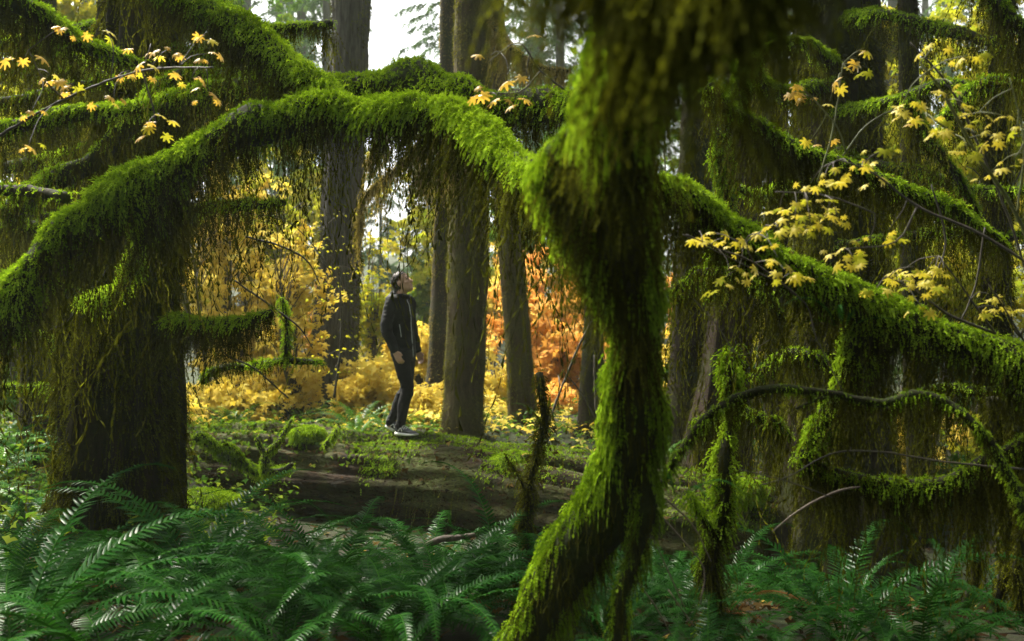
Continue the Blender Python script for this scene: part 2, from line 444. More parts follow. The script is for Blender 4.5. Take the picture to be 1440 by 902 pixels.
def mossy(name, label, cat, stems, group=None, dens=9000, hang=1500, top=(.03, .07), hl=(.06, .35), wid=.008, hwid=.006, K=4, HK=12,
          lo=-.35, core=None, mt=None, mh=None, seed=0, segs=12, amp=.22, droop=.9, clump=.22, stemname='stem', freq=6, hi=.25, ridge=0, pw=2.2, t=None, patch=None, threads=None):
    """a mossy woody thing: each stem path is a part, its moss and its hanging moss are sub-parts"""
    r = np.random.default_rng(100 + seed)
    paths = [px_path(s) for s in stems]
    if t is None:
        p0 = paths[0][0, :3]
        t = thing(name, label, cat, p0, group)
    for k, p in enumerate(paths):
        tb = Tube(p, segs, amp, freq, ridge, 9, seed * 13 + k)
        V, T, Q = tb.mesh()
        a = Acc(); a.add(V, T, Q)
        st = keep(a.obj(stemname if k == 0 else 'branch', core or M_core, None, True), t)
        f = tb.area()
        if dens:
            a = Acc(); V, T, rn = moss_top(tb, dens, top, wid, K, lo, droop, r=r, patch=patch); a.add(V, T, None, rn)
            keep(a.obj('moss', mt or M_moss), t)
        if hang:
            frac = f / max(sum(Tube(pp).area() for pp in paths), 1e-6)
            a = Acc(); V, T, rn = moss_hang(tb, max(20, int(hang * frac)), hl, hwid, HK, hi, clump, r, pw=pw); a.add(V, T, None, rn)
            if threads:
                q, d, i = tb.sample(max(8, int(threads[0] * frac)), r); q = q[d[:, 2] < .2]
                V, T, rn = feathers(q, unit(np.array([0, 0, -1.]) + .06 * r.normal(0, 1, q.shape)), threads[1] + (threads[2] - threads[1]) * r.random(len(q)) ** 2, 18, hwid * .75, 0, .22, .3, r); a.add(V, T, None, rn)
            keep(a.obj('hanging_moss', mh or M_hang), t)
    return t

# ------------------------------------------------------------------ big trunks
def conifer_crown_geo(z0, z1, rmax, nbr, seed, K=6, fl=(.45, .9), fw=.10, per=26, droop=.5, xy=lambda z: (0, 0)):
    r = np.random.default_rng(seed)
    B, D, LL, UP = [], [], [], []
    a = Acc()
    for k in range(nbr):
        s = (k + r.random()) / nbr
        z = z0 + (z1 - z0) * s
        ln = rmax * (1 - s) ** .75 * (.65 + .5 * r.random()) + .25
        az = r.random() * 2 * np.pi
        out = np.array([math.cos(az), math.sin(az), 0])
        x0, y0 = xy(z)
        n = max(4, int(per * ln / rmax) + 3)
        t = np.sort(r.random(n)) * .92 + .08
        pos = np.array([x0, y0, z]) + out * (ln * t)[:, None] + np.array([0, 0, 1]) * (ln * (.18 * t - droop * t * t))[:, None]
        bd = unit(out[None] + np.array([0, 0, 1.]) * (.18 - 2 * droop * t)[:, None])
        sd = np.cross(bd, [0, 0, 1.]); sg = np.where(r.random(n) < .5, -1, 1)[:, None]
        d = unit(bd * .7 + sd * sg * (.4 + .6 * r.random((n, 1))) + np.array([0, 0, -.35]))
        B.append(pos); D.append(d); LL.append((fl[0] + (fl[1] - fl[0]) * r.random(n)) * (1.1 - .6 * t))
        UP.append(np.tile(np.array([0, 0, 1.]), (n, 1)) + .35 * r.normal(0, 1, (n, 3)))
    B, D, LL, UP = map(np.concatenate, (B, D, LL, UP))
    return feathers(B, D, LL, K, fw, .35, .05, .6, r, None, UP)

def tall_tree(name, label, cat, pts, ztop, bark, segs=28, amp=.10, ridge=.10, nridge=11, crown=None, moss=None, hang=None, seed=0, group=None, step=.10, freq=3.0, flare=True):
    p = [[*P(a, b, d), r * d / FPX] for a, b, d, r in pts]
    x, y, z, rr = p[-1]; x1, y1, z1, _ = p[-2]
    dx, dy = (x - x1) / max(z - z1, .1), (y - y1) / max(z - z1, .1)
    h = ztop - z
    p.append([x + .35 * dx * h, y + .35 * dy * h, z + h * .5, rr * .75]); p.append([x + .5 * dx * h, y + .5 * dy * h, ztop, rr * .3])
    path = spline(p, step)
    t = thing(name, label, cat, path[0, :3], group)
    tb = Tube(path, segs, amp, freq, ridge, nridge, seed)
    V, T, Q = tb.mesh(); a = Acc(); a.add(V, T, Q)
    keep(a.obj('trunk', bark, None, True), t)
    if crown:
        f = lambda zz: (np.interp(zz, path[:, 2], path[:, 0]), np.interp(zz, path[:, 2], path[:, 1]))
        V, T, rn = conifer_crown_geo(crown[0], ztop, crown[1], crown[2], seed + 5, 6, (.6, 1.3), .16, 30, .35, f)
        keep(mobj('crown', V, T, M_conif, None, rn), t)
    zv = 5.5 + path[0, 1] * .2
    f1 = float(np.searchsorted(path[:, 2], zv)) / len(path)
    if moss:
        a = Acc(); V, T, rn = moss_top(tb, *moss[:2], lo=-2, r=np.random.default_rng(seed), t0=0, t1=min(1, f1 * 1.3), wid=moss[2], K=4, patch=moss[4] if len(moss) > 4 else None); a.add(V, T, None, rn)
        keep(a.obj('moss', moss[3]), t)
    if hang:
        a = Acc(); V, T, rn = moss_hang(tb, hang[0], hang[1], hang[2], 14, 2, .3, np.random.default_rng(seed + 1), 0, min(1, f1 * 1.3), 1.5); a.add(V, T, None, rn)
        keep(a.obj('hanging_moss', hang[3]), t)
    return t, tb

LT, LTB = tall_tree('mossy_tree', 'broad dark mossy trunk draped in hanging moss on the left, rising out of the ferns', 'tree',
          [(165, 860, 6.7, 78), (170, 760, 6.7, 66), (172, 690, 6.7, 61), (174, 560, 6.7, 56), (182, 430, 6.7, 53), (192, 300, 6.7, 49), (196, 130, 6.7, 41), (202, -60, 6.7, 38)], 17, M_bark,
          56, .13, .5, 7, (10, 3.4, 10), (7500, (.03, .08), .008, M_hang, -.06), (4200, (.15, .9), .010, M_hang), 1)
RT, RTB = tall_tree('old_tree', 'massive dark trunk hung with moss, standing right of the picture behind yellow maple leaves', 'tree',
          [(1185, 800, 8.6, 100), (1182, 700, 8.6, 78), (1178, 580, 8.6, 64), (1178, 400, 8.6, 56), (1176, 150, 8.6, 54), (1172, -60, 8.6, 52)], 19, M_bark,
          36, .12, .16, 9, (9.5, 3.8, 18), (5000, (.03, .07), .009, M_hang, .02), (900, (.12, .6), .011, M_hang), 2)
tall_tree('grey_trunk', 'tall straight grey-barked conifer trunk left of the person', 'tree',
          [(466, 640, 16, 48), (467, 590, 16, 36), (469, 520, 16, 31), (476, 400, 16, 28), (486, 200, 16, 26), (495, 0, 16, 24), (500, -100, 16, 23)], 28, M_greybark,
          44, .08, .12, 18, (18, 3.0, 40), (1500, (.03, .07), .012, M_hang, .16), None, 3)
tall_tree('mossy_conifer', 'straight brown mossy conifer trunk directly right of the person', 'tree',
          [(649, 680, 12.6, 42), (651, 618, 12.6, 31), (653, 560, 12.6, 27), (657, 400, 12.6, 25.5), (661, 200, 12.6, 25), (668, 0, 12.6, 24), (671, -100, 12.6, 23)], 27, M_brownbark,
          40, .10, .13, 16, (17, 2.8, 40), (2600, (.02, .05), .009, M_trunkmoss, .02), None, 4)
tall_tree('dark_conifer', 'dark trunk flaring at its foot, half hidden behind the brown mossy trunk', 'tree',
          [(614, 600, 17, 44), (618, 556, 17, 26), (620, 500, 17, 18), (624, 350, 17, 14), (628, 150, 17, 11), (630, -80, 17, 10)], 24, M_bark,
          20, .08, .08, 10, (16, 2.2, 30), (900, (.02, .05), .009, M_gold), None, 5)
tall_tree('leaning_conifer', 'slim leaning grey-brown trunk in front of the orange foliage', 'tree',
          [(738, 660, 14.2, 26), (736, 610, 14.2, 20), (731, 520, 14.2, 17.5), (722, 400, 14.2, 16.5), (712, 280, 14.2, 15), (700, 120, 14.2, 14), (690, -60, 14.2, 13)], 24, M_brownbark,
          30, .12, .13, 12, (16, 2.2, 30), (2400, (.02, .05), .009, M_trunkmoss, .06), None, 6)
tall_tree('dark_conifer', 'short dark trunk seen just left of the twisting foreground trunk, behind the log', 'tree',
          [(828, 690, 13.2, 24), (830, 620, 13.2, 18), (832, 540, 13.2, 15), (836, 420, 13.2, 13.5), (842, 200, 13.2, 12), (850, -60, 13.2, 11)], 22, M_bark,
          18, .1, .1, 8, (14, 2.2, 30), (1200, (.02, .04), .008, M_hang), None, 7)
tall_tree('dark_conifer', 'dark trunk immediately right of the twisting foreground trunk, in deep shade', 'tree',
          [(962, 740, 10.4, 38), (964, 660, 10.4, 30), (968, 520, 10.4, 25), (974, 300, 10.4, 22), (984, 60, 10.4, 19), (990, -60, 10.4, 18)], 22, M_bark,
          20, .1, .14, 8, (11, 2.6, 36), (1800, (.02, .05), .008, M_hang), (260, (.1, .5), .010, M_hang), 8)
tall_tree('ribbed_tree', 'reddish dark ribbed trunk with a wide foot behind the right end of the log', 'tree',
          [(1000, 740, 9.9, 62), (1008, 650, 9.9, 46), (1018, 560, 9.9, 36), (1030, 440, 9.9, 29), (1040, 330, 9.9, 26), (1050, 100, 9.9, 22), (1058, -60, 9.9, 20)], 20,
          bark_mat('reddish bark', (.008, .005, .0035), (.034, .02, .011), (.05, .06, .012), .36), 26, .1, .22, 7, (10, 2.8, 36), (1100, (.02, .05), .008, M_hang), (420, (.1, .55), .010, M_hang), 9)
tall_tree('dark_conifer', 'thin dark trunk at the right edge beyond the mossy limb', 'tree',
          [(1408, 720, 8.0, 26), (1405, 560, 8.0, 20), (1400, 380, 8.0, 18), (1404, 200, 8.0, 16), (1412, -60, 8.0, 14)], 16, M_bark,
          18, .1, .12, 8, (12, 2.2, 24), (2400, (.02, .05), .008, M_hang), (500, (.1, .5), .010, M_hang), 10)
tall_tree('dark_conifer', 'thin dark trunk left of the big right trunk, crossed by the drooping mossy branch', 'tree',
          [(1098, 740, 11.5, 26), (1096, 640, 11.5, 20), (1094, 480, 11.5, 17), (1092, 250, 11.5, 15), (1090, -60, 11.5, 14)], 20, M_bark,
          18, .1, .12, 8, (12, 2.2, 24), (1400, (.02, .05), .008, M_hang), (260, (.1, .5), .010, M_hang), 11)
tall_tree('dark_conifer', 'thin dark trunk standing between the big right trunk and the picture edge', 'tree',
          [(1296, 760, 10.2, 22), (1294, 640, 10.2, 17), (1286, 450, 10.2, 15), (1280, 250, 10.2, 13), (1276, -60, 10.2, 12)], 18, M_bark,
          18, .1, .12, 8, (12, 2.2, 24), (1500, (.02, .05), .008, M_hang), (260, (.1, .5), .010, M_hang), 12)
tall_tree('dark_conifer', 'dark trunk at the left edge, deep behind the mossy arch', 'tree',
          [(52, 760, 10.5, 30), (52, 600, 10.5, 24), (56, 350, 10.5, 20), (60, -60, 10.5, 17)], 18, M_bark,
          18, .1, .12, 8, (12, 2.2, 24), (1500, (.02, .05), .008, M_hang), (400, (.1, .6), .010, M_hang), 13)

# unseen trees added behind and beside the camera; their crowns block sky light
def unseen_shade_tree(name, x, y, ztop, r0, crown, label, seed):
    z = float(ground(x, y)) - .2
    path = spline([[x, y, z, r0], [x + .1, y, z + 6, r0 * .8], [x, y + .1, ztop, .05]], .3)
    t = thing(name, label, 'tree', (x, y, z))
    tb = Tube(path, 16, .08, 2, .1, 9, seed); V, T, Q = tb.mesh(); a = Acc(); a.add(V, T, Q)
    keep(a.obj('trunk', M_bark, None, True), t)
    V, T, rn = conifer_crown_geo(crown[0], ztop, crown[1], crown[2], seed, 6, (.8, 1.6), .24, 34, .3, lambda zz: (x, y))
    keep(mobj('crown', V, T, M_conif, None, rn), t)
unseen_shade_tree('unseen_shade_tree', -3.2, -5.2, 17, .35, (5.5, 5.2, 110), 'unseen conifer added behind the camera on the left to block light', 31)
unseen_shade_tree('unseen_shade_tree', 4.0, -5.0, 18, .4, (5.5, 5.2, 110), 'unseen conifer added behind the camera on the right to block light', 32)
unseen_shade_tree('unseen_shade_tree', -7.5, 1.0, 18, .4, (5.5, 4.2, 90), 'unseen conifer added out of frame beside the left ferns to block light', 33)
unseen_shade_tree('unseen_shade_tree', 7.0, 3.5, 18, .4, (5.5, 5.2, 110), 'unseen conifer added out of frame beside the right limb to block light', 34)
unseen_shade_tree('unseen_shade_tree', 0.5, -8.5, 20, .4, (3.0, 5.5, 120), 'unseen conifer added farther behind the camera to block light', 35)

# ------------------------------------------------------------------ arching mossy stems (px, py, depth, radius px)
mossy('arching_maple', 'thick bright-mossed stem arching across the left half over the person, hung with moss curtains', 'mossy stem',
      [[(-150, 640, 4.2, 30), (-60, 520, 4.25, 28), (0, 447, 4.3, 25), (60, 372, 4.35, 24), (125, 312, 4.4, 25), (200, 262, 4.5, 25), (300, 203, 4.55, 25), (345, 177, 4.55, 25), (395, 172, 4.55, 22), (450, 150, 4.5, 22), (500, 162, 4.45, 19),
        (570, 160, 4.35, 22), (630, 158, 4.25, 22), (672, 182, 4.1, 23), (710, 218, 3.9, 23), (760, 246, 3.6, 23), (850, 262, 3.2, 24)],
       [(250, 240, 4.5, 12), (215, 310, 4.6, 10), (180, 385, 4.7, 8), (150, 418, 4.8, 8), (115, 425, 4.9, 6)]],
      dens=15000, hang=5200, top=(.03, .075), hl=(.08, .62), wid=.0075, hwid=.0055, seed=1, threads=(650, .2, 1.0), core=M_core, amp=.42, HK=16, pw=1.3, lo=-.3)
mossy('arching_maple', 'second mossy stem running level behind the bright arch, with a rounded hump above the person', 'mossy stem',
      [[(-120, 188, 5.6, 11), (0, 180, 5.6, 11), (100, 160, 5.6, 11), (190, 152, 5.6, 12), (260, 137, 5.6, 14), (330, 128, 5.6, 17), (410, 128, 5.5, 20), (480, 130, 5.4, 22), (540, 126, 5.3, 24), (590, 122, 5.2, 29), (640, 136, 5.1, 26), (700, 148, 5.0, 20), (780, 150, 4.8, 20), (880, 160, 4.5, 20)]],
      dens=9500, hang=2300, hl=(.06, .42), wid=.0085, seed=2, amp=.42, HK=12, threads=(700, .2, .7))
mossy('arching_maple', 'mossy stem sloping down from the upper left to the crown of the arch', 'mossy stem',
      [[(170, -90, 5.2, 20), (250, -10, 5.1, 20), (320, 35, 5.0, 20), (390, 80, 4.9, 20), (440, 118, 4.8, 18), (480, 150, 4.7, 14)]],
      dens=10500, hang=1500, hl=(.08, .5), wid=.008, seed=3, amp=.3, HK=14, threads=(450, .2, .8))
mossy('arching_maple', 'mossy stem climbing from the left edge to the second stem behind the arch', 'mossy stem',
      [[(10, 300, 6.0, 12), (80, 250, 5.9, 14), (140, 215, 5.9, 14), (190, 165, 5.8, 14), (240, 118, 5.8, 14), (300, 112, 5.8, 13), (400, 118, 5.7, 12)]],
      dens=8000, hang=1200, hl=(.08, .45), wid=.0085, seed=4, threads=(350, .2, .8))
mossy('dead_branch', 'short dark barely mossed branch poking in at the left edge below the stems', 'branch',
      [[(-60, 262, 4.9, 9), (0, 268, 4.8, 10), (50, 268, 4.7, 9), (95, 278, 4.6, 9)]], dens=2500, hang=160, hl=(.04, .2), seed=5, core=M_bark, stemname='stem')
mossy('mossy_branch', 'mossy bough drooping in the top left corner', 'mossy branch',
      [[(-40, -40, 4.6, 16), (20, 5, 4.6, 15), (60, 25, 4.7, 13), (110, 60, 4.8, 11), (150, 75, 4.9, 9), (190, 88, 5.0, 6)]], dens=9000, hang=1200, hl=(.1, .6), seed=6)
mossy('mossy_branch', 'mossy branch with thin stub and hanging tufts beside the grey trunk, above the arch', 'mossy branch',
      [[(300, 45, 7.5, 6), (360, 40, 7.4, 6), (420, 40, 7.3, 6), (467, 33, 7.2, 4)]], dens=7000, hang=700, hl=(.06, .42), wid=.011, hwid=.008, seed=7)
for k, (pts, lab) in enumerate([
    ([(-40, 90, 7.5, 8), (60, 100, 7.4, 8), (140, 95, 7.3, 8), (260, 80, 7.2, 7), (380, 60, 7.0, 5)], 'dark dripping branch high on the left, behind the ochre leaves'),
    ([(-40, 240, 7.6, 9), (60, 228, 7.5, 9), (150, 205, 7.3, 8), (260, 205, 7.0, 7), (350, 190, 6.8, 4)], 'dark dripping branch between the two left stems'),
    ([(-60, 20, 8.4, 8), (60, 40, 8.2, 8), (190, 30, 8.0, 8), (330, -10, 7.8, 6)], 'dark dripping branch along the top left of the picture'),
    ([(-60, 330, 7.0, 7), (30, 318, 7.0, 7), (110, 322, 7.0, 6), (190, 300, 6.9, 6)], 'dark dripping branch below the arch at the left edge'),
    ([(190, 320, 6.7, 12), (260, 300, 6.4, 9), (330, 290, 6.2, 7), (400, 285, 6.0, 4)], 'dripping branch leaving the left mossy trunk under the arch'),
    ([(200, 60, 6.7, 12), (290, 90, 6.5, 10), (370, 130, 6.3, 8), (420, 170, 6.2, 5)], 'dark dripping branch leaving the left trunk near its top'),
    ([(-40, 150, 6.5, 7), (40, 138, 6.5, 7), (120, 118, 6.4, 6), (200, 112, 6.4, 5)], 'dark dripping branch crossing the left trunk behind yellow leaves')]):
    mossy('mossy_branch', lab, 'mossy branch', [pts], dens=5000, hang=520, hl=(.10, .8), wid=.010, hwid=.0075, seed=20 + k, threads=(160, .3, 1.2), HK=16, pw=1.5, clump=.3)
mossy('mossy_branch', 'short upturned mossy branch right of the left trunk, trailing dark moss', 'mossy branch',
      [[(235, 455, 6.4, 9), (265, 452, 6.2, 9), (300, 458, 6.1, 8), (340, 452, 6.0, 8), (381, 440, 5.9, 6)]], dens=8000, hang=900, hl=(.08, .45), seed=31, wid=.008, pw=1.0)
mossy('mossy_branch', 'slender curved mossy branch over the log below the upturned one', 'mossy branch',
      [[(283, 540, 7.6, 4), (292, 525, 7.6, 5), (315, 517, 7.5, 5), (350, 515, 7.5, 6), (400, 508, 7.4, 5), (452, 511, 7.3, 3)],
       [(400, 508, 7.4, 4), (403, 480, 7.4, 3.5), (404, 455, 7.4, 3), (396, 420, 7.4, 2.5)]], dens=8000, hang=360, hl=(.04, .26), wid=.009, seed=32)
mossy('mossy_branch', 'low mossy branch with a hanging tuft at the left edge beside the trunk', 'mossy branch',
      [[(-30, 548, 7.0, 4), (40, 545, 7.0, 4), (80, 546, 6.9, 4), (112, 541, 6.8, 3)], [(60, 470, 6.6, 6), (85, 490, 6.6, 8), (100, 505, 6.6, 6), (110, 515, 6.6, 4)]], dens=7000, hang=700, hl=(.05, .35), wid=.009, seed=33)

# ---- twisting foreground trunk
mossy('twisted_maple', 'twisting moss-furred trunk winding up the foreground right of centre, out of focus at its top', 'mossy tree',
      [[(705, 1150, 3.05, 50), (718, 1000, 3.05, 42), (738, 915, 3.05, 36), (768, 850, 3.02, 34), (812, 775, 3.0, 36), (850, 715, 2.95, 38), (878, 640, 2.9, 34), (890, 560, 2.8, 29), (893, 480, 2.7, 31), (886, 415, 2.55, 44), (870, 350, 2.35, 58), (868, 270, 2.1, 50), (868, 190, 1.9, 44),
        (868, 125, 1.7, 42), (890, 55, 1.5, 48), (940, 0, 1.3, 58), (1010, -75, 1.1, 56), (1080, -180, .9, 50)],
       [(868, 395, 2.45, 30), (832, 340, 2.3, 40), (800, 288, 2.22, 42), (790, 240, 2.15, 36), (812, 205, 2.05, 26), (855, 190, 1.95, 18)],
       [(890, 640, 2.9, 14), (912, 690, 2.85, 12), (900, 760, 2.85, 10), (876, 840, 2.85, 9), (864, 930, 2.9, 8)]],
      dens=26000, hang=8000, top=(.025, .07), hl=(.05, .22), wid=.0058, hwid=.0036, K=5, HK=14, lo=-.55, droop=1.4, seed=40, segs=26, amp=.34, core=M_core, clump=.12, stemname='stem', hi=.75, freq=7, patch=-.02)
mossy('mossy_branch', 'blurred near branch with a dark clump of hanging moss at top right of centre', 'mossy branch',
      [[(1090, -160, 1.0, 40), (1020, -50, 1.02, 44), (960, -30, 1.05, 44), (900, -50, 1.08, 40), (840, -90, 1.12, 34), (770, -160, 1.2, 30)]],
      dens=20000, hang=3600, top=(.015, .035), hl=(.05, .20), wid=.004, hwid=.0034, HK=12, lo=-1.2, mt=M_hang, seed=41, segs=20, clump=.10, hi=1.0, pw=1.1)  # its upper moss takes the darker hanging colour to paint in shadow

# ---- right side
mossy('arching_maple', 'bright mossy limb sloping down to the right edge from behind the foreground trunk', 'mossy stem',
      [[(870, 250, 3.3, 22), (960, 285, 3.4, 24), (1010, 322, 3.45, 24), (1070, 360, 3.5, 23), (1130, 385, 3.5, 25), (1190, 420, 3.5, 27), (1240, 452, 3.5, 29), (1310, 478, 3.45, 25), (1390, 494, 3.4, 30), (1450, 520, 3.35, 34), (1560, 600, 3.3, 36)],
       [(1240, 455, 3.5, 26), (1212, 495, 3.52, 24), (1195, 540, 3.55, 20), (1165, 590, 3.6, 15), (1140, 630, 3.6, 12), (1128, 648, 3.6, 8)]],
      dens=17000, hang=2100, top=(.025, .06), hl=(.05, .36), wid=.006, hwid=.0048, seed=42, amp=.35, HK=13, lo=-.4, threads=(800, .15, .6))
mossy('arching_maple', 'low sagging mossy limb with a ragged moss curtain at lower right', 'mossy stem',
      [[(1125, 648, 3.6, 10), (1160, 662, 3.6, 11), (1215, 676, 3.58, 12), (1265, 688, 3.55, 12), (1320, 684, 3.5, 12), (1365, 662, 3.45, 12), (1410, 640, 3.4, 11), (1480, 600, 3.35, 10)]],
      dens=17000, hang=1150, top=(.02, .055), hl=(.05, .42), wid=.006, hwid=.005, seed=43, HK=15, pw=1.3, clump=.13, threads=(260, .15, .55))
mossy('mossy_branch', 'thin arched mossy branch crossing in front of the right limb', 'mossy branch',
      [[(925, 690, 3.1, 4), (960, 630, 3.1, 5), (1000, 583, 3.1, 6), (1050, 555, 3.1, 6.5), (1110, 548, 3.1, 6.5), (1180, 556, 3.1, 6), (1240, 568, 3.1, 6), (1285, 556, 3.08, 7), (1330, 566, 3.05, 6), (1375, 602, 3.0, 6), (1412, 655, 3.0, 6), (1445, 730, 2.95, 6), (1480, 860, 2.9, 7)],
       [(1180, 556, 3.1, 3), (1150, 562, 3.15, 2.5), (1120, 575, 3.2, 2)]],
      dens=17000, hang=1300, top=(.010, .028), hl=(.02, .13), wid=.0045, hwid=.0035, seed=44, HK=8, core=M_core, lo=-.8)
mossy('mossy_branch', 'drooping mossy branch with a fringed curtain at upper right, above the limb', 'mossy branch',
      [[(995, 120, 4.6, 8), (1030, 160, 4.6, 9), (1080, 190, 4.6, 10), (1130, 215, 4.6, 10), (1185, 232, 4.6, 9), (1230, 250, 4.6, 8), (1300, 280, 4.7, 8), (1360, 305, 4.7, 7), (1410, 345, 4.8, 5)]],
      dens=11000, hang=1700, hl=(.08, .48), seed=45, HK=14, wid=.0075, pw=1.4, threads=(450, .2, .7))
for k, (pts, lab) in enumerate([
    ([(1176, 160, 8.0, 9), (1230, 150, 7.6, 8), (1280, 135, 7.3, 8), (1330, 120, 7.1, 8), (1385, 130, 6.9, 6)], 'bright mossed branch high right of the big trunk'),
    ([(1176, 120, 8.2, 9), (1110, 130, 7.8, 8), (1070, 115, 7.5, 7), (1040, 60, 7.4, 5)], 'upcurved branch on the left side of the big right trunk'),
    ([(1176, 30, 8.4, 10), (1240, 20, 8.0, 9), (1310, 40, 7.8, 8), (1400, 60, 7.5, 7), (1480, 90, 7.4, 6)], 'dripping branch along the top right of the picture'),
    ([(1370, -40, 5.4, 9), (1400, 5, 5.4, 9), (1440, 45, 5.4, 9), (1500, 90, 5.4, 8)], 'mossy bough cutting the top right corner'),
    ([(1176, 260, 8.0, 8), (1110, 265, 7.6, 7), (1060, 275, 7.3, 6), (1040, 265, 7.2, 5)], 'short level branch left of the big right trunk, under the drooping branch'),
    ([(1330, 170, 6.6, 8), (1380, 118, 6.5, 8), (1440, 122, 6.4, 8), (1500, 130, 6.4, 7)], 'dark level branch meeting the right edge under the corner bough'),
    ([(1176, 215, 8.0, 8), (1230, 235, 7.6, 8), (1290, 240, 7.4, 7), (1350, 265, 7.2, 6), (1440, 270, 7.0, 5)], 'dripping branch behind the yellow leaves, right of the big trunk'),
    ([(1090, 60, 9.2, 9), (1030, 40, 9.0, 8), (990, 60, 8.8, 7)], 'dripping branch beside the blurred near moss'),
    ([(1270, 130, 6.9, 6), (1310, 200, 6.8, 6), (1350, 255, 6.8, 5), (1375, 300, 6.8, 3)], 'steep mossy twig hanging right of the big trunk')]):
    mossy('mossy_branch', lab, 'mossy branch', [pts], dens=6500, hang=400, hl=(.08, .65), wid=.010, hwid=.0075, seed=60 + k, threads=(160, .2, 1.0), HK=15, pw=1.5, clump=.28)
for k, (pts, lab) in enumerate([
    ([(940, 420, 6.0, 7), (985, 385, 5.9, 8), (1040, 392, 5.8, 8), (1085, 425, 5.7, 6), (1105, 455, 5.7, 3)], 'humped dripping branch in the dark gap right of the foreground trunk'),
    ([(1060, 530, 6.4, 7), (1110, 500, 6.3, 8), (1150, 505, 6.2, 7), (1190, 535, 6.2, 4)], 'short dripping branch before the foot of the big right trunk'),
    ([(1180, 345, 7.6, 9), (1250, 338, 7.3, 8), (1320, 330, 7.1, 7), (1400, 335, 7.0, 6), (1460, 330, 7.0, 5)], 'level dripping branch behind the sapling leaves above the right limb'),
    ([(1250, 575, 5.6, 7), (1320, 548, 5.5, 8), (1390, 552, 5.4, 8), (1470, 575, 5.4, 7)], 'dark dripping branch low behind the right limb at the picture edge'),
    ([(975, 600, 6.6, 5), (1030, 580, 6.5, 6), (1085, 592, 6.4, 5), (1110, 615, 6.4, 3)], 'small dripping branch above the right end of the log'),
    ([(1176, 90, 8.2, 9), (1130, 60, 7.9, 8), (1075, 70, 7.7, 7), (1045, 105, 7.6, 4)], 'upper dripping branch on the left side of the big right trunk'),
    ([(1176, 430, 8.2, 9), (1235, 415, 7.9, 8), (1280, 430, 7.7, 5)], 'short dripping branch right of the big trunk just above the limb'),
    ([(-60, 410, 6.2, 7), (10, 392, 6.1, 7), (70, 398, 6.0, 7), (118, 420, 6.0, 5)], 'dark dripping branch reaching the left trunk at mid height'),
    ([(-60, 70, 6.0, 9), (20, 62, 6.0, 9), (90, 75, 6.0, 8), (150, 110, 6.0, 5)], 'dripping branch under the top left bough')]):
    mossy('mossy_branch', lab, 'mossy branch', [pts], dens=6500, hang=400, hl=(.08, .65), wid=.009, hwid=.0065, seed=120 + k, threads=(160, .2, 1.0), HK=16, pw=1.5, clump=.26)
mossy('mossy_sapling', 'upright mossy pole standing in the ferns right of the foreground trunk', 'mossy sapling',
      [[(1000, 930, 3.7, 14), (1004, 870, 3.7, 13), (998, 800, 3.7, 15), (1009, 745, 3.7, 11), (1022, 700, 3.7, 8), (1019, 640, 3.75, 9), (1028, 585, 3.8, 6), (1024, 530, 3.8, 7), (1030, 490, 3.85, 4)], [(1010, 760, 3.7, 4), (985, 725, 3.65, 3), (972, 700, 3.6, 2)]],
      dens=19000, hang=1500, top=(.025, .075), hl=(.05, .22), wid=.006, hwid=.004, lo=-2, hi=2, seed=46, HK=10, clump=.10, amp=.45, pw=1.2, patch=-.12)
mossy('mossy_sapling', 'short mossy pole with a snapped twig at the log, left of the foreground trunk', 'mossy sapling',
      [[(738, 900, 4.4, 16), (742, 830, 4.4, 15), (748, 790, 4.4, 10), (739, 740, 4.4, 11), (744, 705, 4.4, 8), (742, 692, 4.4, 5)], [(744, 700, 4.4, 4), (752, 650, 4.42, 3.5), (764, 600, 4.45, 5), (762, 560, 4.45, 6), (758, 525, 4.5, 5)], [(742, 698, 4.4, 2), (728, 668, 4.35, 1.6), (712, 643, 4.3, 1)]],
      dens=14000, hang=520, top=(.02, .05), hl=(.03, .16), wid=.005, hwid=.004, lo=-2, hi=2, seed=47, HK=8, clump=.15, mt=M_hang)
mossy('hanging_roots', 'tangle of mossy hanging roots in the shade at the right edge', 'roots',
      [[(1395, 560, 4.6, 9), (1410, 680, 4.6, 9), (1425, 760, 4.6, 10), (1402, 850, 4.6, 8), (1380, 920, 4.6, 8)], [(1430, 600, 4.5, 7), (1440, 720, 4.5, 8), (1432, 800, 4.5, 7), (1450, 920, 4.5, 7)], [(1360, 700, 5.0, 6), (1372, 800, 5.0, 7), (1352, 860, 5.0, 7), (1340, 930, 5.0, 7)]],
      dens=6000, hang=900, hl=(.05, .3), lo=-2, hi=2, seed=48, mt=M_hang, stemname='root')
mossy('mossy_sapling', 'knotted mossy pole rising between the foreground trunk and the big right trunk', 'mossy sapling',
      [[(1005, 420, 6.2, 8), (1012, 340, 6.2, 10), (1022, 270, 6.2, 10), (1012, 215, 6.2, 9), (1018, 170, 6.2, 8), (1060, 60, 6.4, 8), (1075, -40, 6.4, 8)]], dens=9000, hang=1000, lo=-2, hi=2, hl=(.08, .4), wid=.009, hwid=.007, seed=49)

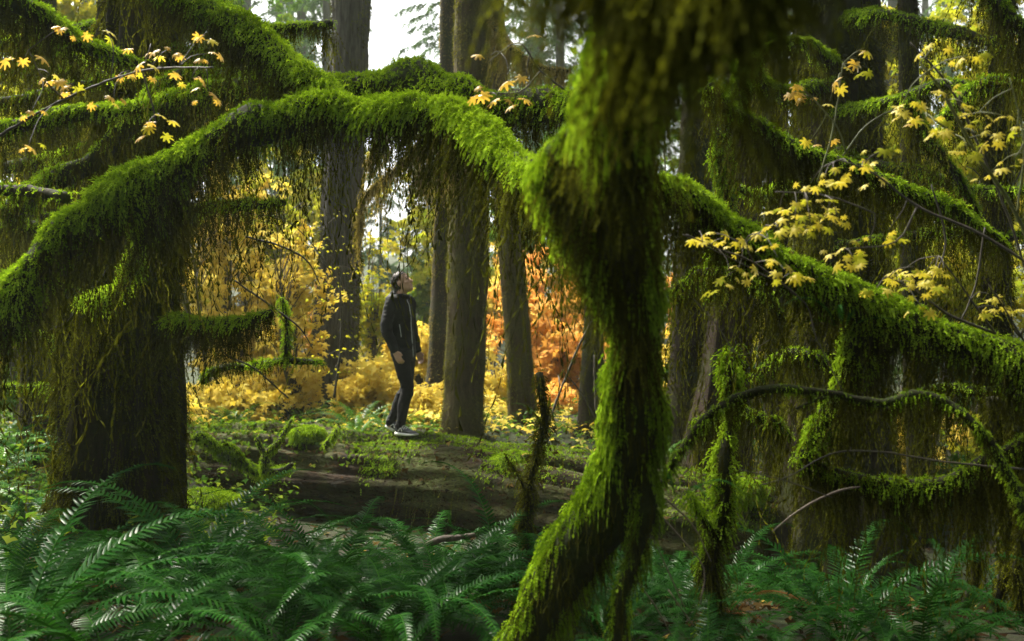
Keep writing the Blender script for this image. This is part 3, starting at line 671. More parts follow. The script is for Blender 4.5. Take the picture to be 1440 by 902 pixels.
# golden moss-draped boughs behind the arch
for k, (pts, lab) in enumerate([
    ([(655, 165, 12.4, 4), (610, 190, 12.2, 4), (560, 235, 12.0, 3), (515, 275, 11.8, 2), (505, 320, 11.8, 1.5)], 'golden moss-draped bough beside the brown trunk, lowest under the arch'),
    ([(655, 120, 12.4, 4), (600, 150, 12.0, 4), (540, 190, 11.7, 3), (520, 235, 11.6, 2)], 'golden moss-draped bough beside the brown trunk, upper one'),
    ([(658, 225, 12.4, 4), (628, 225, 12.2, 3), (600, 235, 12.0, 2.5), (585, 255, 11.9, 1.5)], 'short golden moss-draped bough nearest the person, above his head'),
    ([(712, 260, 14.0, 4), (750, 235, 13.8, 4), (790, 245, 13.6, 3), (820, 270, 13.4, 2)], 'moss-draped bough of the leaning trunk, beside the foreground bulge'),
    ([(690, 30, 12.4, 4), (720, 70, 12.0, 4), (760, 95, 11.8, 3), (800, 100, 11.6, 2)], 'moss-draped bough beside the brown trunk near the top of the picture')]):
    mossy('draped_bough', lab, 'bough', [pts], dens=3500, hang=900, top=(.04, .10), hl=(.08, .75), wid=.016, hwid=.014, seed=80 + k, HK=14, mt=M_gold, mh=M_gold, pw=1.2, clump=.13, hi=1)

# ------------------------------------------------------------------ the fallen log
LOGP = px_path([(60, 655, 12.9, 62), (240, 662, 12.0, 68), (400, 672, 11.35, 70), (560, 688, 10.75, 75), (680, 700, 10.3, 77), (800, 718, 9.9, 79), (950, 748, 9.4, 82), (1050, 766, 9.1, 82), (1098, 776, 8.95, 80)], .08)
log = thing('fallen_log', 'huge mossy fallen log lying across the forest floor under the person', 'log', LOGP[0, :3])
LOGT = Tube(LOGP, 96, .13, 2.2, .13, 22, 90)
V, T, Q = LOGT.mesh(); a = Acc(); a.add(V, T, Q)
keep(a.obj('bark', M_logbark, None, True), log)
def log_top(n, lo, r, t0=0, t1=1):
    q, d, i = LOGT.sample(n, r, t0, t1)
    k = d[:, 2] + .2 * r.normal(0, 1, n) > lo
    return q[k], d[k]
r_ = np.random.default_rng(91)
q, d = log_top(110000, .30, r_)
k = fbm(q * [1.5, 1.5, 1.5], 92, 3) + .55 * (d[:, 2] - .7) > -.08 + .35 * r_.random(len(q))
q, d = q[k], d[k]
V, T, rn = feathers(q, unit(d + .5 * r_.normal(0, 1, q.shape)), .03 + .05 * r_.random(len(q)), 4, .011, .8, .05, .6, r_, np.clip(.35 + .6 * fbm(q * 3, 93, 2) + .2 * r_.normal(0, 1, len(q)), 0, 1))
keep(mobj('moss', V, T, M_moss, None, rn), log)
q, d = log_top(12000, .62, r_, 0, .62)
k = (q[:, 0] < -1.9 + .7 * r_.normal(0, 1, len(q))); q, d = q[k], d[k]
V, T, rn = leafcloud(q + d * .04 * r_.random((len(q), 1)), d + .6 * r_.normal(0, 1, q.shape), r_.normal(0, 1, q.shape), .018 + .03 * r_.random(len(q)), 3, .5, .2, r_)
keep(mobj('ground_cover_leaves', V, T, M_gleaf, None, rn), log)
q, d = log_top(9000, -.9, r_)
ax = unit(LOGP[-1, :3] - LOGP[0, :3])
V, T, rn = feathers(q + d * .004, unit(ax * np.where(r_.random((len(q), 1)) < .5, -1, 1) + .25 * r_.normal(0, 1, q.shape) + .2 * d), .04 + .10 * r_.random(len(q)), 3, .008, .2, .1, .6, r_, upside=d)
keep(mobj('bark_flakes', V, T, M_flake, None, rn), log)
q, d = log_top(2600, .45, r_)
V, T, rn = leafcloud(q + d * .02, d + .5 * r_.normal(0, 1, q.shape), r_.normal(0, 1, q.shape), .02 + .03 * r_.random(len(q)), 3, .5, .2, r_)
keep(mobj('fallen_leaves', V, T, M_litter, None, rn), log)
q, d, i = LOGT.sample(5200, r_); k = (d[:, 1] < -.2) & (fbm(q * 1.5, 95, 2) > -.12); q, d = q[k], d[k]
V, T, rn = feathers(q, unit(d * .35 + [0, 0, -1] + .1 * r_.normal(0, 1, q.shape)), .05 + .2 * r_.random(len(q)) ** 2, 8, .008, 0, .1, .5, r_)
keep(mobj('hanging_moss', V, T, M_hang, None, rn), log)
def moss_mound(px, py, d, rx, ry, lab, seed):
    c = P(px, py, d); r = np.random.default_rng(seed)
    t = thing('moss_cushion', lab, 'moss', c)
    th, ph = np.meshgrid(np.linspace(0, 2 * np.pi, 24, endpoint=False), np.linspace(.02, 1.7, 9))
    D = np.stack([np.cos(th) * np.sin(ph), np.sin(th) * np.sin(ph), np.cos(ph)], -1).reshape(-1, 3)
    S = np.array([rx, rx * .9, ry]) * d / FPX
    k = 1 + .3 * fbm(D * 1.7 + c, seed, 2)
    i, j = np.meshgrid(np.arange(8), np.arange(24), indexing='ij'); j2 = (j + 1) % 24
    Q = np.stack([i * 24 + j, i * 24 + j2, (i + 1) * 24 + j2, (i + 1) * 24 + j], -1).reshape(-1, 4)
    keep(mobj('base', c + D * S * k[:, None], Q, M_core, None, None, True), t)
    n = 2600; D = unit(r.normal(0, 1, (n, 3)) + [0, 0, .5]); k = 1 + .3 * fbm(D * 1.7 + c, seed, 2)
    V, T, rn = feathers(c + D * S * k[:, None], unit(D + .4 * r.normal(0, 1, (n, 3))), .03 + .05 * r.random(n), 4, .010, .8, .05, .6, r)
    keep(mobj('moss', V, T, M_moss, None, rn), t)
moss_mound(722, 660, 9.95, 36, 22, 'round bright moss cushion on the log right of the person', 1)
moss_mound(432, 612, 10.9, 22, 11, 'small bright moss cushion on the log, left of the person', 2)
moss_mound(1050, 690, 8.6, 20, 14, 'small moss cushion on the right end of the log', 3)
moss_mound(290, 705, 9.0, 40, 14, 'low moss hump under the left part of the log', 4)
mossy('mossy_snag', 'forked bright-mossy dead snag leaning on the log right of the left trunk', 'mossy branch',
      [[(370, 668, 10.2, 7), (330, 648, 10.0, 8), (300, 628, 9.9, 7), (280, 612, 9.8, 6), (276, 622, 9.75, 4)], [(345, 655, 10, 5), (328, 630, 9.9, 4), (312, 622, 9.85, 3)],
       [(370, 668, 10.2, 6), (395, 660, 10, 5), (410, 655, 9.9, 3)]], dens=6000, hang=200, top=(.03, .06), hl=(.04, .15), wid=.011, seed=50, lo=-1)
mossy('mossy_snag', 'small mossy branching snag with yellow leaves on the log, left of the person', 'mossy branch',
      [[(370, 665, 9.9, 5), (375, 640, 9.85, 5), (392, 622, 9.8, 4), (402, 605, 9.8, 3), (410, 590, 9.8, 2)], [(378, 650, 9.85, 3), (365, 625, 9.8, 3), (362, 615, 9.8, 2)], [(372, 663, 9.9, 4), (395, 662, 9.8, 4), (410, 652, 9.75, 3)], [(458, 628, 10, 4), (470, 612, 10, 4), (478, 600, 10, 2)]],
      dens=6000, hang=120, top=(.02, .05), hl=(.04, .12), wid=.010, seed=51, lo=-1)

# ------------------------------------------------------------------ background maples and conifers
def bush(name, label, px, py, d, rx, ry, mat, n=1900, size=.07, sprays=26, seed=0, group=None, lobes=5, bark=None):
    r = np.random.default_rng(500 + seed)
    c = P(px, py, d); sx = rx * d / FPX; sz = ry * d / FPX
    gx, gy = c[0] + .15 * r.normal(), c[1] + .1
    gz = float(ground(gx, gy)) - .1
    t = thing(name, label, 'tree' if ry > 60 else 'shrub', (gx, gy, gz), group)
    D = unit(r.normal(0, 1, (sprays, 3))) * (r.random((sprays, 1)) ** .6) * (1 + .38 * r.normal(0, 1, (sprays, 1)))
    S = c + D * [sx, min(sx, 1.6), sz]
    S[:, 2] = np.maximum(S[:, 2], gz + .15)
    # stems
    a = Acc(); ns = 4
    tips = [np.array([gx, gy, gz])]
    for k in range(ns):
        e = S[r.integers(sprays)] + [0, 0, sz * .3]
        m = np.array([gx, gy, gz]) * .5 + e * .5 + r.normal(0, .12, 3) * sx
        pth = spline([[gx + .05 * k, gy, gz, .03], [*m, .022], [*e, .006]], .15)
        V, T, Q = Tube(pth, 6, .1, 4).mesh(); a.add(V, T, Q)
        for s in S[k::ns]:
            j = np.argmin(np.linalg.norm(pth[:, :3] - s, axis=1)); j = max(0, j - 3); b = pth[j, :3]
            pp = spline([[*b, .010], [*(b * .5 + s * .5 + [0, 0, .1]), .007], [*s, .003]], .2)
            V, T, Q = Tube(pp, 5, 0, 4).mesh(); a.add(V, T, Q)
    keep(a.obj('stem', bark or M_twig, None, True), t)
    per = n // sprays
    tilt = unit(np.array([0, 0, 1.]) + .28 * r.normal(0, 1, (sprays, 3)))
    C, N, FW, RV = [], [], [], []
    for s in range(sprays):
        u = unit(np.cross(tilt[s], r.normal(0, 1, 3))); v = np.cross(tilt[s], u)
        R1 = (.16 + .26 * r.random()) * max(.6, min(1.3, sx))
        rad = R1 * np.sqrt(r.random(per)); an = r.random(per) * 6.283
        p = S[s] + u * (rad * np.cos(an))[:, None] + v * (rad * np.sin(an) * .7)[:, None] + tilt[s] * (.05 * r.normal(0, 1, per) - .25 * rad ** 2 / R1)[:, None]
        C.append(p); N.append(tilt[s] + .6 * r.normal(0, 1, (per, 3)) + np.array([0, -.3, 0])); FW.append((p - S[s]) + .3 * r.normal(0, 1, (per, 3)) + [0, 0, -.15])
        RV.append(np.clip(r.random() * .45 + .55 * r.random(per), 0, 1))
    C, N, FW, RV = map(np.concatenate, (C, N, FW, RV))
    V, T, rn = leafcloud(C, N, FW, size * (.6 + .7 * r.random(len(C))), lobes, .5, .3, r, RV)
    keep(mobj('crown', V, T, mat, None, rn), t)

B = [  # px, py, depth, rx, ry, mat, n, size, label
    (745, 450, 19, 80, 130, M_oleaf, 3600, .085, 'orange vine maple between the brown and the leaning trunks'),
    (800, 510, 17.5, 80, 95, M_oleaf, 3600, .08, 'orange vine maple right of the leaning trunk'),
    (860, 440, 20, 70, 110, M_oleaf, 2200, .085, 'tall orange vine maple behind the foreground trunk'),
    (700, 560, 16, 40, 50, M_goleaf, 1500, .075, 'low golden vine maple at the foot of the brown trunk'),
    (945, 540, 18, 60, 80, M_goleaf, 1500, .08, 'golden vine maple in the gap right of the foreground trunk'),
    (790, 575, 15.5, 60, 34, M_oleaf, 1500, .07, 'low orange shrub behind the log near the leaning trunk'),
    (395, 440, 17, 60, 90, M_goleaf, 2600, .08, 'golden vine maple left of the grey trunk'),
    (330, 470, 15.5, 70, 90, M_goleaf, 2600, .075, 'golden vine maple beside the left mossy trunk'),
    (385, 540, 14.6, 70, 45, M_goleaf, 2200, .07, 'low golden shrub behind the left part of the log'),
    (370, 330, 18, 80, 80, M_ygleaf, 2400, .08, 'yellow-green maple crown under the arch on the left'),
    (440, 480, 20, 50, 70, M_oleaf, 1400, .08, 'orange-tinted maple half hidden by the grey trunk'),
    (520, 550, 15, 60, 36, M_goleaf, 2600, .07, 'yellow shrub behind the person on the left'),
    (605, 572, 14.2, 60, 26, M_goleaf, 2400, .06, 'low yellow shrub between the person and the brown trunk'),
    (590, 500, 18, 45, 45, M_goleaf, 1800, .075, 'golden shrub behind the person, right side'),
    (530, 450, 20, 40, 45, M_ygleaf, 1500, .08, 'pale yellow-green shrub behind the person on the left'),
    (600, 420, 24, 40, 60, M_gleaf, 1400, .10, 'misty green shrub behind the person'),
    (1260, 600, 14, 70, 60, M_goleaf, 2200, .075, 'golden maple glimpsed above the sagging limb'),
    (1345, 400, 13, 90, 80, M_ygleaf, 2600, .075, 'yellow maple glowing above the right limb'),
    (1390, 110, 14, 90, 110, M_ygleaf, 3000, .08, 'yellow-green maple crown in the top right corner'),
    (1290, 250, 16, 90, 110, M_ygleaf, 2400, .085, 'yellow-green maple behind the right branches'),
    (1095, 450, 16, 50, 80, M_ygleaf, 1500, .08, 'yellow maple glimpsed left of the big right trunk'),
    (1050, 180, 16, 70, 110, M_gleaf, 1800, .085, 'green maple crown behind the drooping branch'),
    (40, 200, 13.5, 110, 130, M_ygleaf, 3200, .075, 'yellow-green maple behind the dripping branches on the left'),
    (50, 420, 13, 100, 110, M_ygleaf, 3000, .07, 'yellow-green maple at the left edge under the arch'),
    (290, 180, 17, 100, 110, M_ygleaf, 2400, .085, 'yellow-green maple behind the left trunk, above the arch'),
    (60, 540, 11.6, 80, 40, M_gleaf, 2200, .055, 'low green shrub at the left edge behind the ferns'),
    (1400, 620, 12, 60, 90, M_ygleaf, 1600, .07, 'yellow-green shrub at the right edge behind the limb'),
    (300, 400, 21, 110, 150, M_goleaf, 4200, .10, 'big golden maple farther back left of the grey trunk'),
    (430, 300, 25, 90, 110, M_ygleaf, 2600, .11, 'pale yellow-green maple far behind the grey trunk'),
    (820, 420, 23, 130, 120, M_oleaf, 4600, .10, 'broad orange maple farther back behind the leaning trunk'),
    (560, 520, 23, 110, 70, M_goleaf, 3800, .09, 'wide golden thicket farther back behind the person'),
    (700, 420, 27, 70, 110, M_goleaf, 2400, .10, 'pale golden maple far back right of the brown trunk'),
    (1380, 260, 22, 130, 170, M_ygleaf, 4600, .11, 'large yellow-green maple farther back at upper right'),
    (1180, 300, 24, 130, 180, M_ygleaf, 4200, .11, 'large yellow-green maple far behind the big right trunk'),
    (1010, 250, 21, 90, 190, M_gleaf, 3800, .10, 'large green maple far back right of the foreground trunk'),
    (100, 260, 21, 150, 190, M_ygleaf, 5200, .11, 'large yellow-green maple farther back at upper left'),
    (290, 60, 26, 120, 120, M_gleaf, 3200, .11, 'large green maple crown far back at the top left'),
    (30, 520, 18, 110, 90, M_ygleaf, 2600, .09, 'yellow-green shrub farther back at the left edge'),
    (1050, 560, 14, 90, 90, M_shadeleaf, 3200, .07, 'filler shrub coloured dark for the shade left of the big right trunk'),
    (1240, 700, 11, 120, 60, M_shadeleaf, 3000, .06, 'filler shrub coloured dark for the deep shade under the sagging limb'),
    (1000, 640, 11.8, 80, 40, M_shadeleaf, 2400, .055, 'filler shrub coloured dark for shade, behind the log at the ribbed trunk'),
    (1088, 440, 13, 40, 70, M_ygleaf, 1700, .06, 'slim yellow maple in the dark gap left of the big right trunk'),
    (1320, 400, 10.8, 70, 60, M_ygleaf, 2200, .06, 'nearer yellow maple glowing between the thin right trunks'),
    (1262, 625, 11.3, 60, 40, M_goleaf, 1900, .055, 'small golden maple shining through above the sagging limb'),
    (1400, 180, 11.5, 60, 90, M_ygleaf, 2200, .065, 'nearer yellow-green maple at the upper right edge'),
    (1262, 210, 12, 50, 90, M_ygleaf, 2000, .065, 'nearer yellow-green maple just right of the big trunk'),
    (1140, 330, 13, 60, 120, M_ygleaf, 2200, .065, 'yellow-green maple behind the drooping curtained branch'),
    (20, 330, 11.5, 60, 110, M_ygleaf, 2400, .06, 'nearer yellow-green maple at the left edge below the stems'),
    (110, 160, 11.5, 70, 80, M_ygleaf, 2400, .06, 'nearer yellow-green maple behind the ochre-leaved sapling'),
    (300, 320, 15.5, 70, 120, M_goleaf, 1500, .065, 'airy golden maple hanging under the left end of the arch'),
    (420, 420, 14.5, 50, 120, M_goleaf, 1300, .06, 'airy golden maple just left of the grey trunk'),
    (522, 445, 17, 30, 95, M_ygleaf, 900, .065, 'airy yellow-green maple between the grey trunk and the person'),
    (610, 330, 24, 60, 110, M_ygleaf, 1800, .09, 'pale airy maple far back above the head of the person'),
    (330, 555, 14.5, 90, 30, M_goleaf, 1900, .065, 'lowest golden shrub on the bank behind the left half of the log'),
    (460, 560, 17.5, 60, 40, M_ygleaf, 1600, .07, 'low yellow-green shrub at the foot of the grey trunk'),
    (670, 570, 16.5, 60, 40, M_goleaf, 1700, .07, 'low golden shrub behind the foot of the brown trunk'),
    (750, 300, 22, 70, 110, M_gleaf, 2600, .09, 'green hemlock-like maple above the orange ones, beside the leaning trunk'),
    (120, 40, 18, 120, 90, M_ygleaf, 3400, .09, 'yellow-green maple crown across the top left corner'),
    (980, 60, 20, 90, 90, M_gleaf, 2800, .09, 'green maple crown high right of the foreground trunk'),
    (1240, 60, 20, 110, 90, M_ygleaf, 3200, .09, 'yellow-green maple crown high behind the big right trunk'),
    (1270, 620, 17, 90, 70, M_goleaf, 2400, .08, 'golden maple farther back above the sagging limb'),
    (1380, 520, 15, 100, 90, M_shadeleaf, 3000, .08, 'filler shrub coloured dark for shade, behind the right limb at the picture edge'),
    (1150, 520, 12.5, 60, 80, M_shadeleaf, 2400, .06, 'filler shrub coloured dark for shade, close beside the big right trunk'),
]
for k, (px, py, d, rx, ry, mat, n, size, lab) in enumerate(B):
    bush('vine_maple' if ry > 50 else 'maple_shrub', lab, px, py, d, rx, ry, mat, int(n * .85), size * 1.12, 56, k)

scatter_cover('fallen_leaves', 4500, (-7, 5), (12.3, 20), M_goleaf, .06, 'golden fallen leaves over the bank behind the log', .5, .25, 5)
# distant conifers: three builds, copied
def conifer_protos():
    out = []
    for k, (h, rm, nb, z0, per) in enumerate([(26, 3.4, 120, 3.0, 44), (24, 3.0, 95, 7.0, 44), (11, 2.3, 80, .4, 44)]):
        tr = Tube(spline([[0, 0, -.5, h * .012], [.05, 0, h * .5, h * .008], [0, 0, h, .02]], .5), 10, .06, 2, .06, 7, k).mesh()
        a = Acc(); a.add(*tr); tm = a.mesh('trunk', M_greybark, True)
        V, T, rn = conifer_crown_geo(z0, h, rm, nb, 700 + k, 5, (.35, .8), .10, per, .45)
        out.append((tm, np_mesh('crown', V, T, M_conif, rn)))
    return out
CP = conifer_protos()
FC = [(628, 46, 1, 1.1), (458, 42, 1, 1.0), (425, 50, 0, 1.1), (392, 58, 0, 1.2), (706, 46, 1, 1.0), (752, 50, 0, 1.1), (786, 44, 1, 1.0), (612, 46, 2, .75),
      (345, 52, 0, 1.2), (255, 46, 1, 1.1), (830, 52, 0, 1.2), (905, 46, 0, 1.1), (1045, 44, 1, 1.0), (1140, 54, 0, 1.2), (1255, 48, 0, 1.2), (1335, 58, 0, 1.2), (1405, 46, 0, 1.2), (120, 48, 0, 1.2), (30, 46, 0, 1.1),
      (-60, 48, 0, 1.1), (1500, 50, 0, 1.2), (660, 64, 0, 1.1), (300, 66, 0, 1.3), (180, 62, 0, 1.3), (1000, 60, 0, 1.3), (1200, 66, 0, 1.3), (760, 70, 0, 1.3), (535, 58, 2, 1.0), (600, 66, 2, 1.1), (860, 66, 0, 1.3), (410, 70, 0, 1.3), (80, 70, 0, 1.3), (1100, 74, 0, 1.3), (1300, 72, 0, 1.3), (1420, 70, 0, 1.3)]
CL = ['tall bare-stemmed conifer fading into the mist', 'dense full-boughed conifer in the misty background', 'young conifer in the mist under the tall trees']
for k, (px, d, v, s) in enumerate(FC):
    x = (px - CX) / FPX * d; z = float(ground(x, d))
    v2 = {1: 0, 0: 1, 2: 2}[v]
    t = thing('distant_conifer', CL[v2], 'tree', (x, d, z), ['bare-stemmed conifers in the mist', 'full-boughed conifers in the mist', 'young conifers in the mist'][v2], random.random() * 6.28)
    t.scale = (s, s, s)
    link(bpy.data.objects.new('trunk', CP[v][0]), t); link(bpy.data.objects.new('crown', CP[v][1]), t)

rr_ = random.Random(11)
for k in range(34):  # ring of unseen conifers added to cut light from the sides and behind
    an = R(58 + (262 - 58) * (k + .5 * rr_.random()) / 34); d = rr_.uniform(13, 20) + 5 * (k % 2)
    x, y = d * math.sin(an), d * math.cos(an)
    t = thing('distant_conifer', 'unseen full-boughed conifer added around the camera to cut side light', 'tree', (x, y, float(ground(x, y))), 'unseen conifers added against side light', rr_.random() * 6.28)
    s = rr_.uniform(.8, 1.05); t.scale = (s, s, s)
    link(bpy.data.objects.new('trunk', CP[0][0]), t); link(bpy.data.objects.new('crown', CP[0][1]), t)

# ------------------------------------------------------------------ sword ferns
def frond_mesh(seed, L=1.0, e0=72, e1=-25, npin=58, mat=None, pl=.068, pw=.0056, curl=0.0):
    r = np.random.default_rng(seed)
    n = 60; s = np.linspace(0, 1, n)
    el = np.radians(e0 + (e1 - e0) * s ** 1.15)
    yaw = curl * s ** 2
    dirs = np.stack([np.sin(yaw) * np.cos(el), np.cos(yaw) * np.cos(el), np.sin(el)], -1)
    c = np.concatenate([[[0, 0, 0]], np.cumsum(dirs[:-1] * L / (n - 1), 0)])
    a = Acc()
    pth = np.hstack([c, (.0042 * (1 - .8 * s))[:, None]])
    V, T, Q = Tube(pth[::3], 5, 0).mesh(); a.add(V, T, Q, .95)
    for k in range(npin):
        u = .10 + .895 * (k / (npin - 1)) ** .93
        i = min(n - 1, int(u * (n - 1)))
        t = dirs[i]; up = unit(np.cross(np.array([math.cos(yaw[i]), -math.sin(yaw[i]), 0]), t)); side = np.cross(t, up)
        prof = min(1, .45 + (u - .1) * 3.2) * (1 - max(0, u - .35) / .66) ** .8 + .06
        for sg in (-1, 1):
            l = pl * prof * (.9 + .2 * r.random()); wd = pw * (.55 + .45 * prof)
            p0 = c[i] + t * (.5 * sg * .006)
            out = unit(side * sg + t * (.22 + .35 * u) + up * (.18 + .12 * r.normal()))
            wv = unit(t - out * t.dot(out)); nn = np.cross(out, wv) * sg
            f = np.array([0, .12, .45, .78, 1.0])
            wf = np.array([.45, 1.0, .85, .5, .02])
            mid = p0 + out * (l * f)[:, None] + wv * (.12 * l * f ** 2)[:, None] - up * (.22 * l * f ** 2)[:, None]
            hi = mid + wv * (wd * wf)[:, None] + up * (.25 * wd * wf)[:, None]
            lo = mid - wv * (wd * wf)[:, None] + up * (.25 * wd * wf)[:, None]
            V = np.vstack([mid, hi, lo]); k5 = np.arange(4)
            Q = np.vstack([np.stack([k5, k5 + 1, k5 + 6, k5 + 5], -1), np.stack([k5 + 1, k5, k5 + 10, k5 + 11], -1)])
            a.add(V, None, Q, np.clip(.15 + .5 * r.random() + .25 * u, 0, 1))
    return a.mesh('frond', mat or M_fern)
FRM = [frond_mesh(1, 1.0, 70, -45), frond_mesh(2, 1.0, 60, -52, curl=.3), frond_mesh(3, 1.0, 74, -30, curl=-.25), frond_mesh(4, 1.0, 52, -48, curl=.15), frond_mesh(5, 1.0, 66, -50, curl=-.15), frond_mesh(6, 1.0, 64, -62, curl=-.4), frond_mesh(16, 1.0, 45, -40, curl=.2)]
FRD = [frond_mesh(7, 1.0, 40, -60, mat=M_brown, pl=.06, pw=.005, curl=.3)]
FRL = [frond_mesh(8, 1.0, 70, -20, 34, M_lfern, .10, .009), frond_mesh(9, 1.0, 60, -35, 34, M_lfern, .10, .009, .3)]
FERN_N = [0]
def fern(x, y, s, nf, label, group=None, z=None, meshes=None, seed=None, dead=1, azr=(0, 360)):
    FERN_N[0] += 1
    r = random.Random(900 + (seed if seed is not None else FERN_N[0]))
    z = float(ground(x, y)) if z is None else z
    t = thing('sword_fern', label, 'fern', (x, y, z - .02), group)
    for k in range(nf):
        o = bpy.data.objects.new('frond', r.choice(meshes or FRM)); link(o, t)
        az = R(azr[0] + (azr[1] - azr[0]) * (k + r.random() * .9) / nf)
        f = s * r.uniform(.7, 1.2)
        o.rotation_euler = (R(r.uniform(-16, 10)), R(r.uniform(-12, 12)), az)
        o.scale = (s * r.uniform(.85, 1.1), f, f)
        o.location = (.03 * math.sin(-az), .03 * math.cos(az), 0)
    for k in range(dead):
        o = bpy.data.objects.new('dead_frond', FRD[0]); link(o, t)
        o.rotation_euler = (0, R(r.uniform(-20, 20)), r.random() * 6.28); f = s * r.uniform(.6, .95); o.scale = (f, f, f)
    return t
def fern_px(px, d, s, nf, label, **k): return fern((px - CX) / FPX * d, d, s, nf, label, **k)
for px, d, s, nf, lab in [
    (600, 7.0, 1.2, 20, 'large sword fern arching in front of the middle of the log'),
    (300, 4.9, 1.3, 22, 'big glossy sword fern with long arching fronds, below the left mossy trunk'),
    (1185, 4.1, 1.0, 20, 'dark sword fern spreading alone in the shade at lower right'),
    (60, 5.6, 1.3, 20, 'tall sword fern at the left edge in front of the mossy trunk'),
    (470, 6.6, .95, 16, 'upright sword fern under the log left of centre'),
    (20, 3.4, 1.15, 18, 'near sword fern filling the lower left corner'),
    (130, 2.15, .62, 9, 'closest blurred sword fern peeping up at the bottom left edge'),
    (700, 4.6, 1.0, 18, 'sword fern beside the short mossy pole left of the foreground trunk'),
    (540, 3.9, .95, 18, 'sword fern at the bottom edge just left of centre'),
    (1000, 3.3, .72, 16, 'low sword fern at the foot of the upright mossy pole'),
    (850, 4.3, .8, 14, 'sword fern in the shade behind the base of the foreground trunk'),
    (1390, 3.2, .55, 10, 'small sword fern at the bottom right corner'),
    (215, 6.1, .9, 16, 'sword fern growing against the foot of the left mossy trunk'),
    (400, 3.7, .9, 16, 'sword fern at the bottom edge below the big glossy one'),
    (940, 5.6, .85, 14, 'sword fern between the foreground trunk and the upright mossy pole'),
    (1010, 5.0, .8, 12, 'sword fern behind the upright mossy pole'),
    (-5, 6.4, 1.4, 18, 'tallest sword fern at the left edge, against the green bank'),
    (95, 7.2, 1.35, 18, 'tall sword fern close behind the left side of the mossy trunk'),
    (1290, 3.5, .8, 14, 'low dark sword fern right of the spreading shaded one'),
    (780, 3.2, .55, 10, 'small sword fern touching the base of the twisting trunk')]:
    fern_px(px, d, s, nf, lab)
r_ = random.Random(5); placed = []
def fill_ferns(n, fx, fy, s, label, group, gap=.5, nf=(13, 18), meshes=None, ok=None):
    c = 0; tries = 0
    while c < n and tries < 4000:
        tries += 1
        y = r_.uniform(*fy); px = r_.uniform(*fx); x = (px - CX) / FPX * y
        if any((x - a) ** 2 + (y - b) ** 2 < gap * gap for a, b in placed): continue
        if ok and not ok(x, y): continue
        placed.append((x, y)); c += 1
        fern(x, y, r_.uniform(*s), r_.randint(*nf), label, group, meshes=meshes, dead=r_.choice([0, 1, 1, 2]))
fill_ferns(10, (-40, 640), (3.1, 5.6), (.85, 1.1), 'dark glossy sword fern crowded in the near lower-left fern bed', 'sword ferns of the near fern bed', .55)
fill_ferns(12, (-60, 700), (5.8, 8.8), (.75, 1.0), 'dark sword fern crowded in the fern bed between the left trunk and the log', 'sword ferns in front of the log', .55)
fill_ferns(9, (-120, 120), (7.0, 10.5), (1.0, 1.3), 'sword fern on the bank at the left edge, behind the left mossy trunk', 'sword ferns on the left bank', .6, meshes=FRM[:2] + FRL)
fill_ferns(6, (640, 1000), (3.4, 6.5), (.6, .85), 'sword fern in the shade around the foreground trunk', 'sword ferns round the foreground trunk', .55)
fill_ferns(7, (900, 1300), (2.7, 3.6), (.4, .55), 'low sword fern along the bottom edge at lower right', 'sword ferns at the lower right edge', .34)
fill_ferns(9, (640, 1440), (4.6, 7.5), (.55, .8), 'dim sword fern in the deep shade at lower right', 'sword ferns in the right shade', .6)
fill_ferns(6, (250, 1000), (12.2, 15), (.5, .8), 'pale green fern on the bank behind the log', 'pale ferns behind the log', .5, (9, 12), FRL)
for px, py, d, s, lab in [(505, 607, 10.8, .36, 'tuft of pale fern on the log left of the person'), (540, 598, 11.2, .4, 'small bright fern behind the heels of the person'), (935, 640, 9.6, .45, 'fern sprouting on the log right of the foreground trunk')]:
    c = P(px, py, d); fern(c[0], c[1], s, 10, lab, z=float(c[2]), meshes=FRL, dead=0)
c = P(960, 690, 3.0)
fern(c[0], c[1], .24, 5, 'small green fern growing from the side of the foreground trunk', z=float(c[2]), dead=0)
c = P(1185, 450, 3.35)
fern(c[0], c[1], .22, 5, 'little licorice fern hanging under the right mossy limb', z=float(c[2]), dead=0)

# ------------------------------------------------------------------ vine maple saplings with separate leaves
def maple_leaf_mesh(seed, mat, lobes=7):
    r = np.random.default_rng(seed)
    m = lobes * 6 + 1; ang = np.linspace(-2.65, 2.65, m)
    ph = np.arange(m) % 6; base = np.array([.47, .60, .80, 1.0, .80, .60])[ph]
    ser = 1 + .07 * np.where(np.arange(m) % 2 == 0, 1, -1)
    lob = np.cos(ang * .42) ** .5
    rad = base * ser * lob * (1 + .05 * r.normal(0, 1, m))
    sk = np.where(ph == 3, 1.0, 1.0)
    rings = []; CURL = r.random()
    for f in (.35, .7, 1.0):
        rr = rad ** (.35 + .65 * f) * f
        x, y = rr * np.cos(ang), rr * np.sin(ang)
        zz = -(.18 + .3 * CURL) * rr ** 2 + .05 * np.cos(ang * lobes / .85) * rr - .18 * np.abs(y) * rr + .03 * r.normal(0, 1, m) * f
        rings.append(np.stack([x, y, zz], -1))
    V = np.vstack([[[0, 0, 0]]] + rings)
    k = np.arange(m - 1)
    T = np.stack([0 * k, 1 + k, 2 + k], -1)
    Q = np.vstack([np.stack([1 + a * m + k, 1 + (a + 1) * m + k, 2 + (a + 1) * m + k, 2 + a * m + k], -1) for a in (0, 1)])
    return np_mesh('leaf', V, [T, Q], mat, np.clip(.3 + .5 * r.random() + .15 * r.random(len(V)), 0, 1))
M_ochre = leaf_mat('ochre leaf', [(0, (.36, .22, .03)), (.5, (.50, .32, .05)), (1, (.6, .42, .10))], .45, .03, .4, (1.05, 1.0, .6))
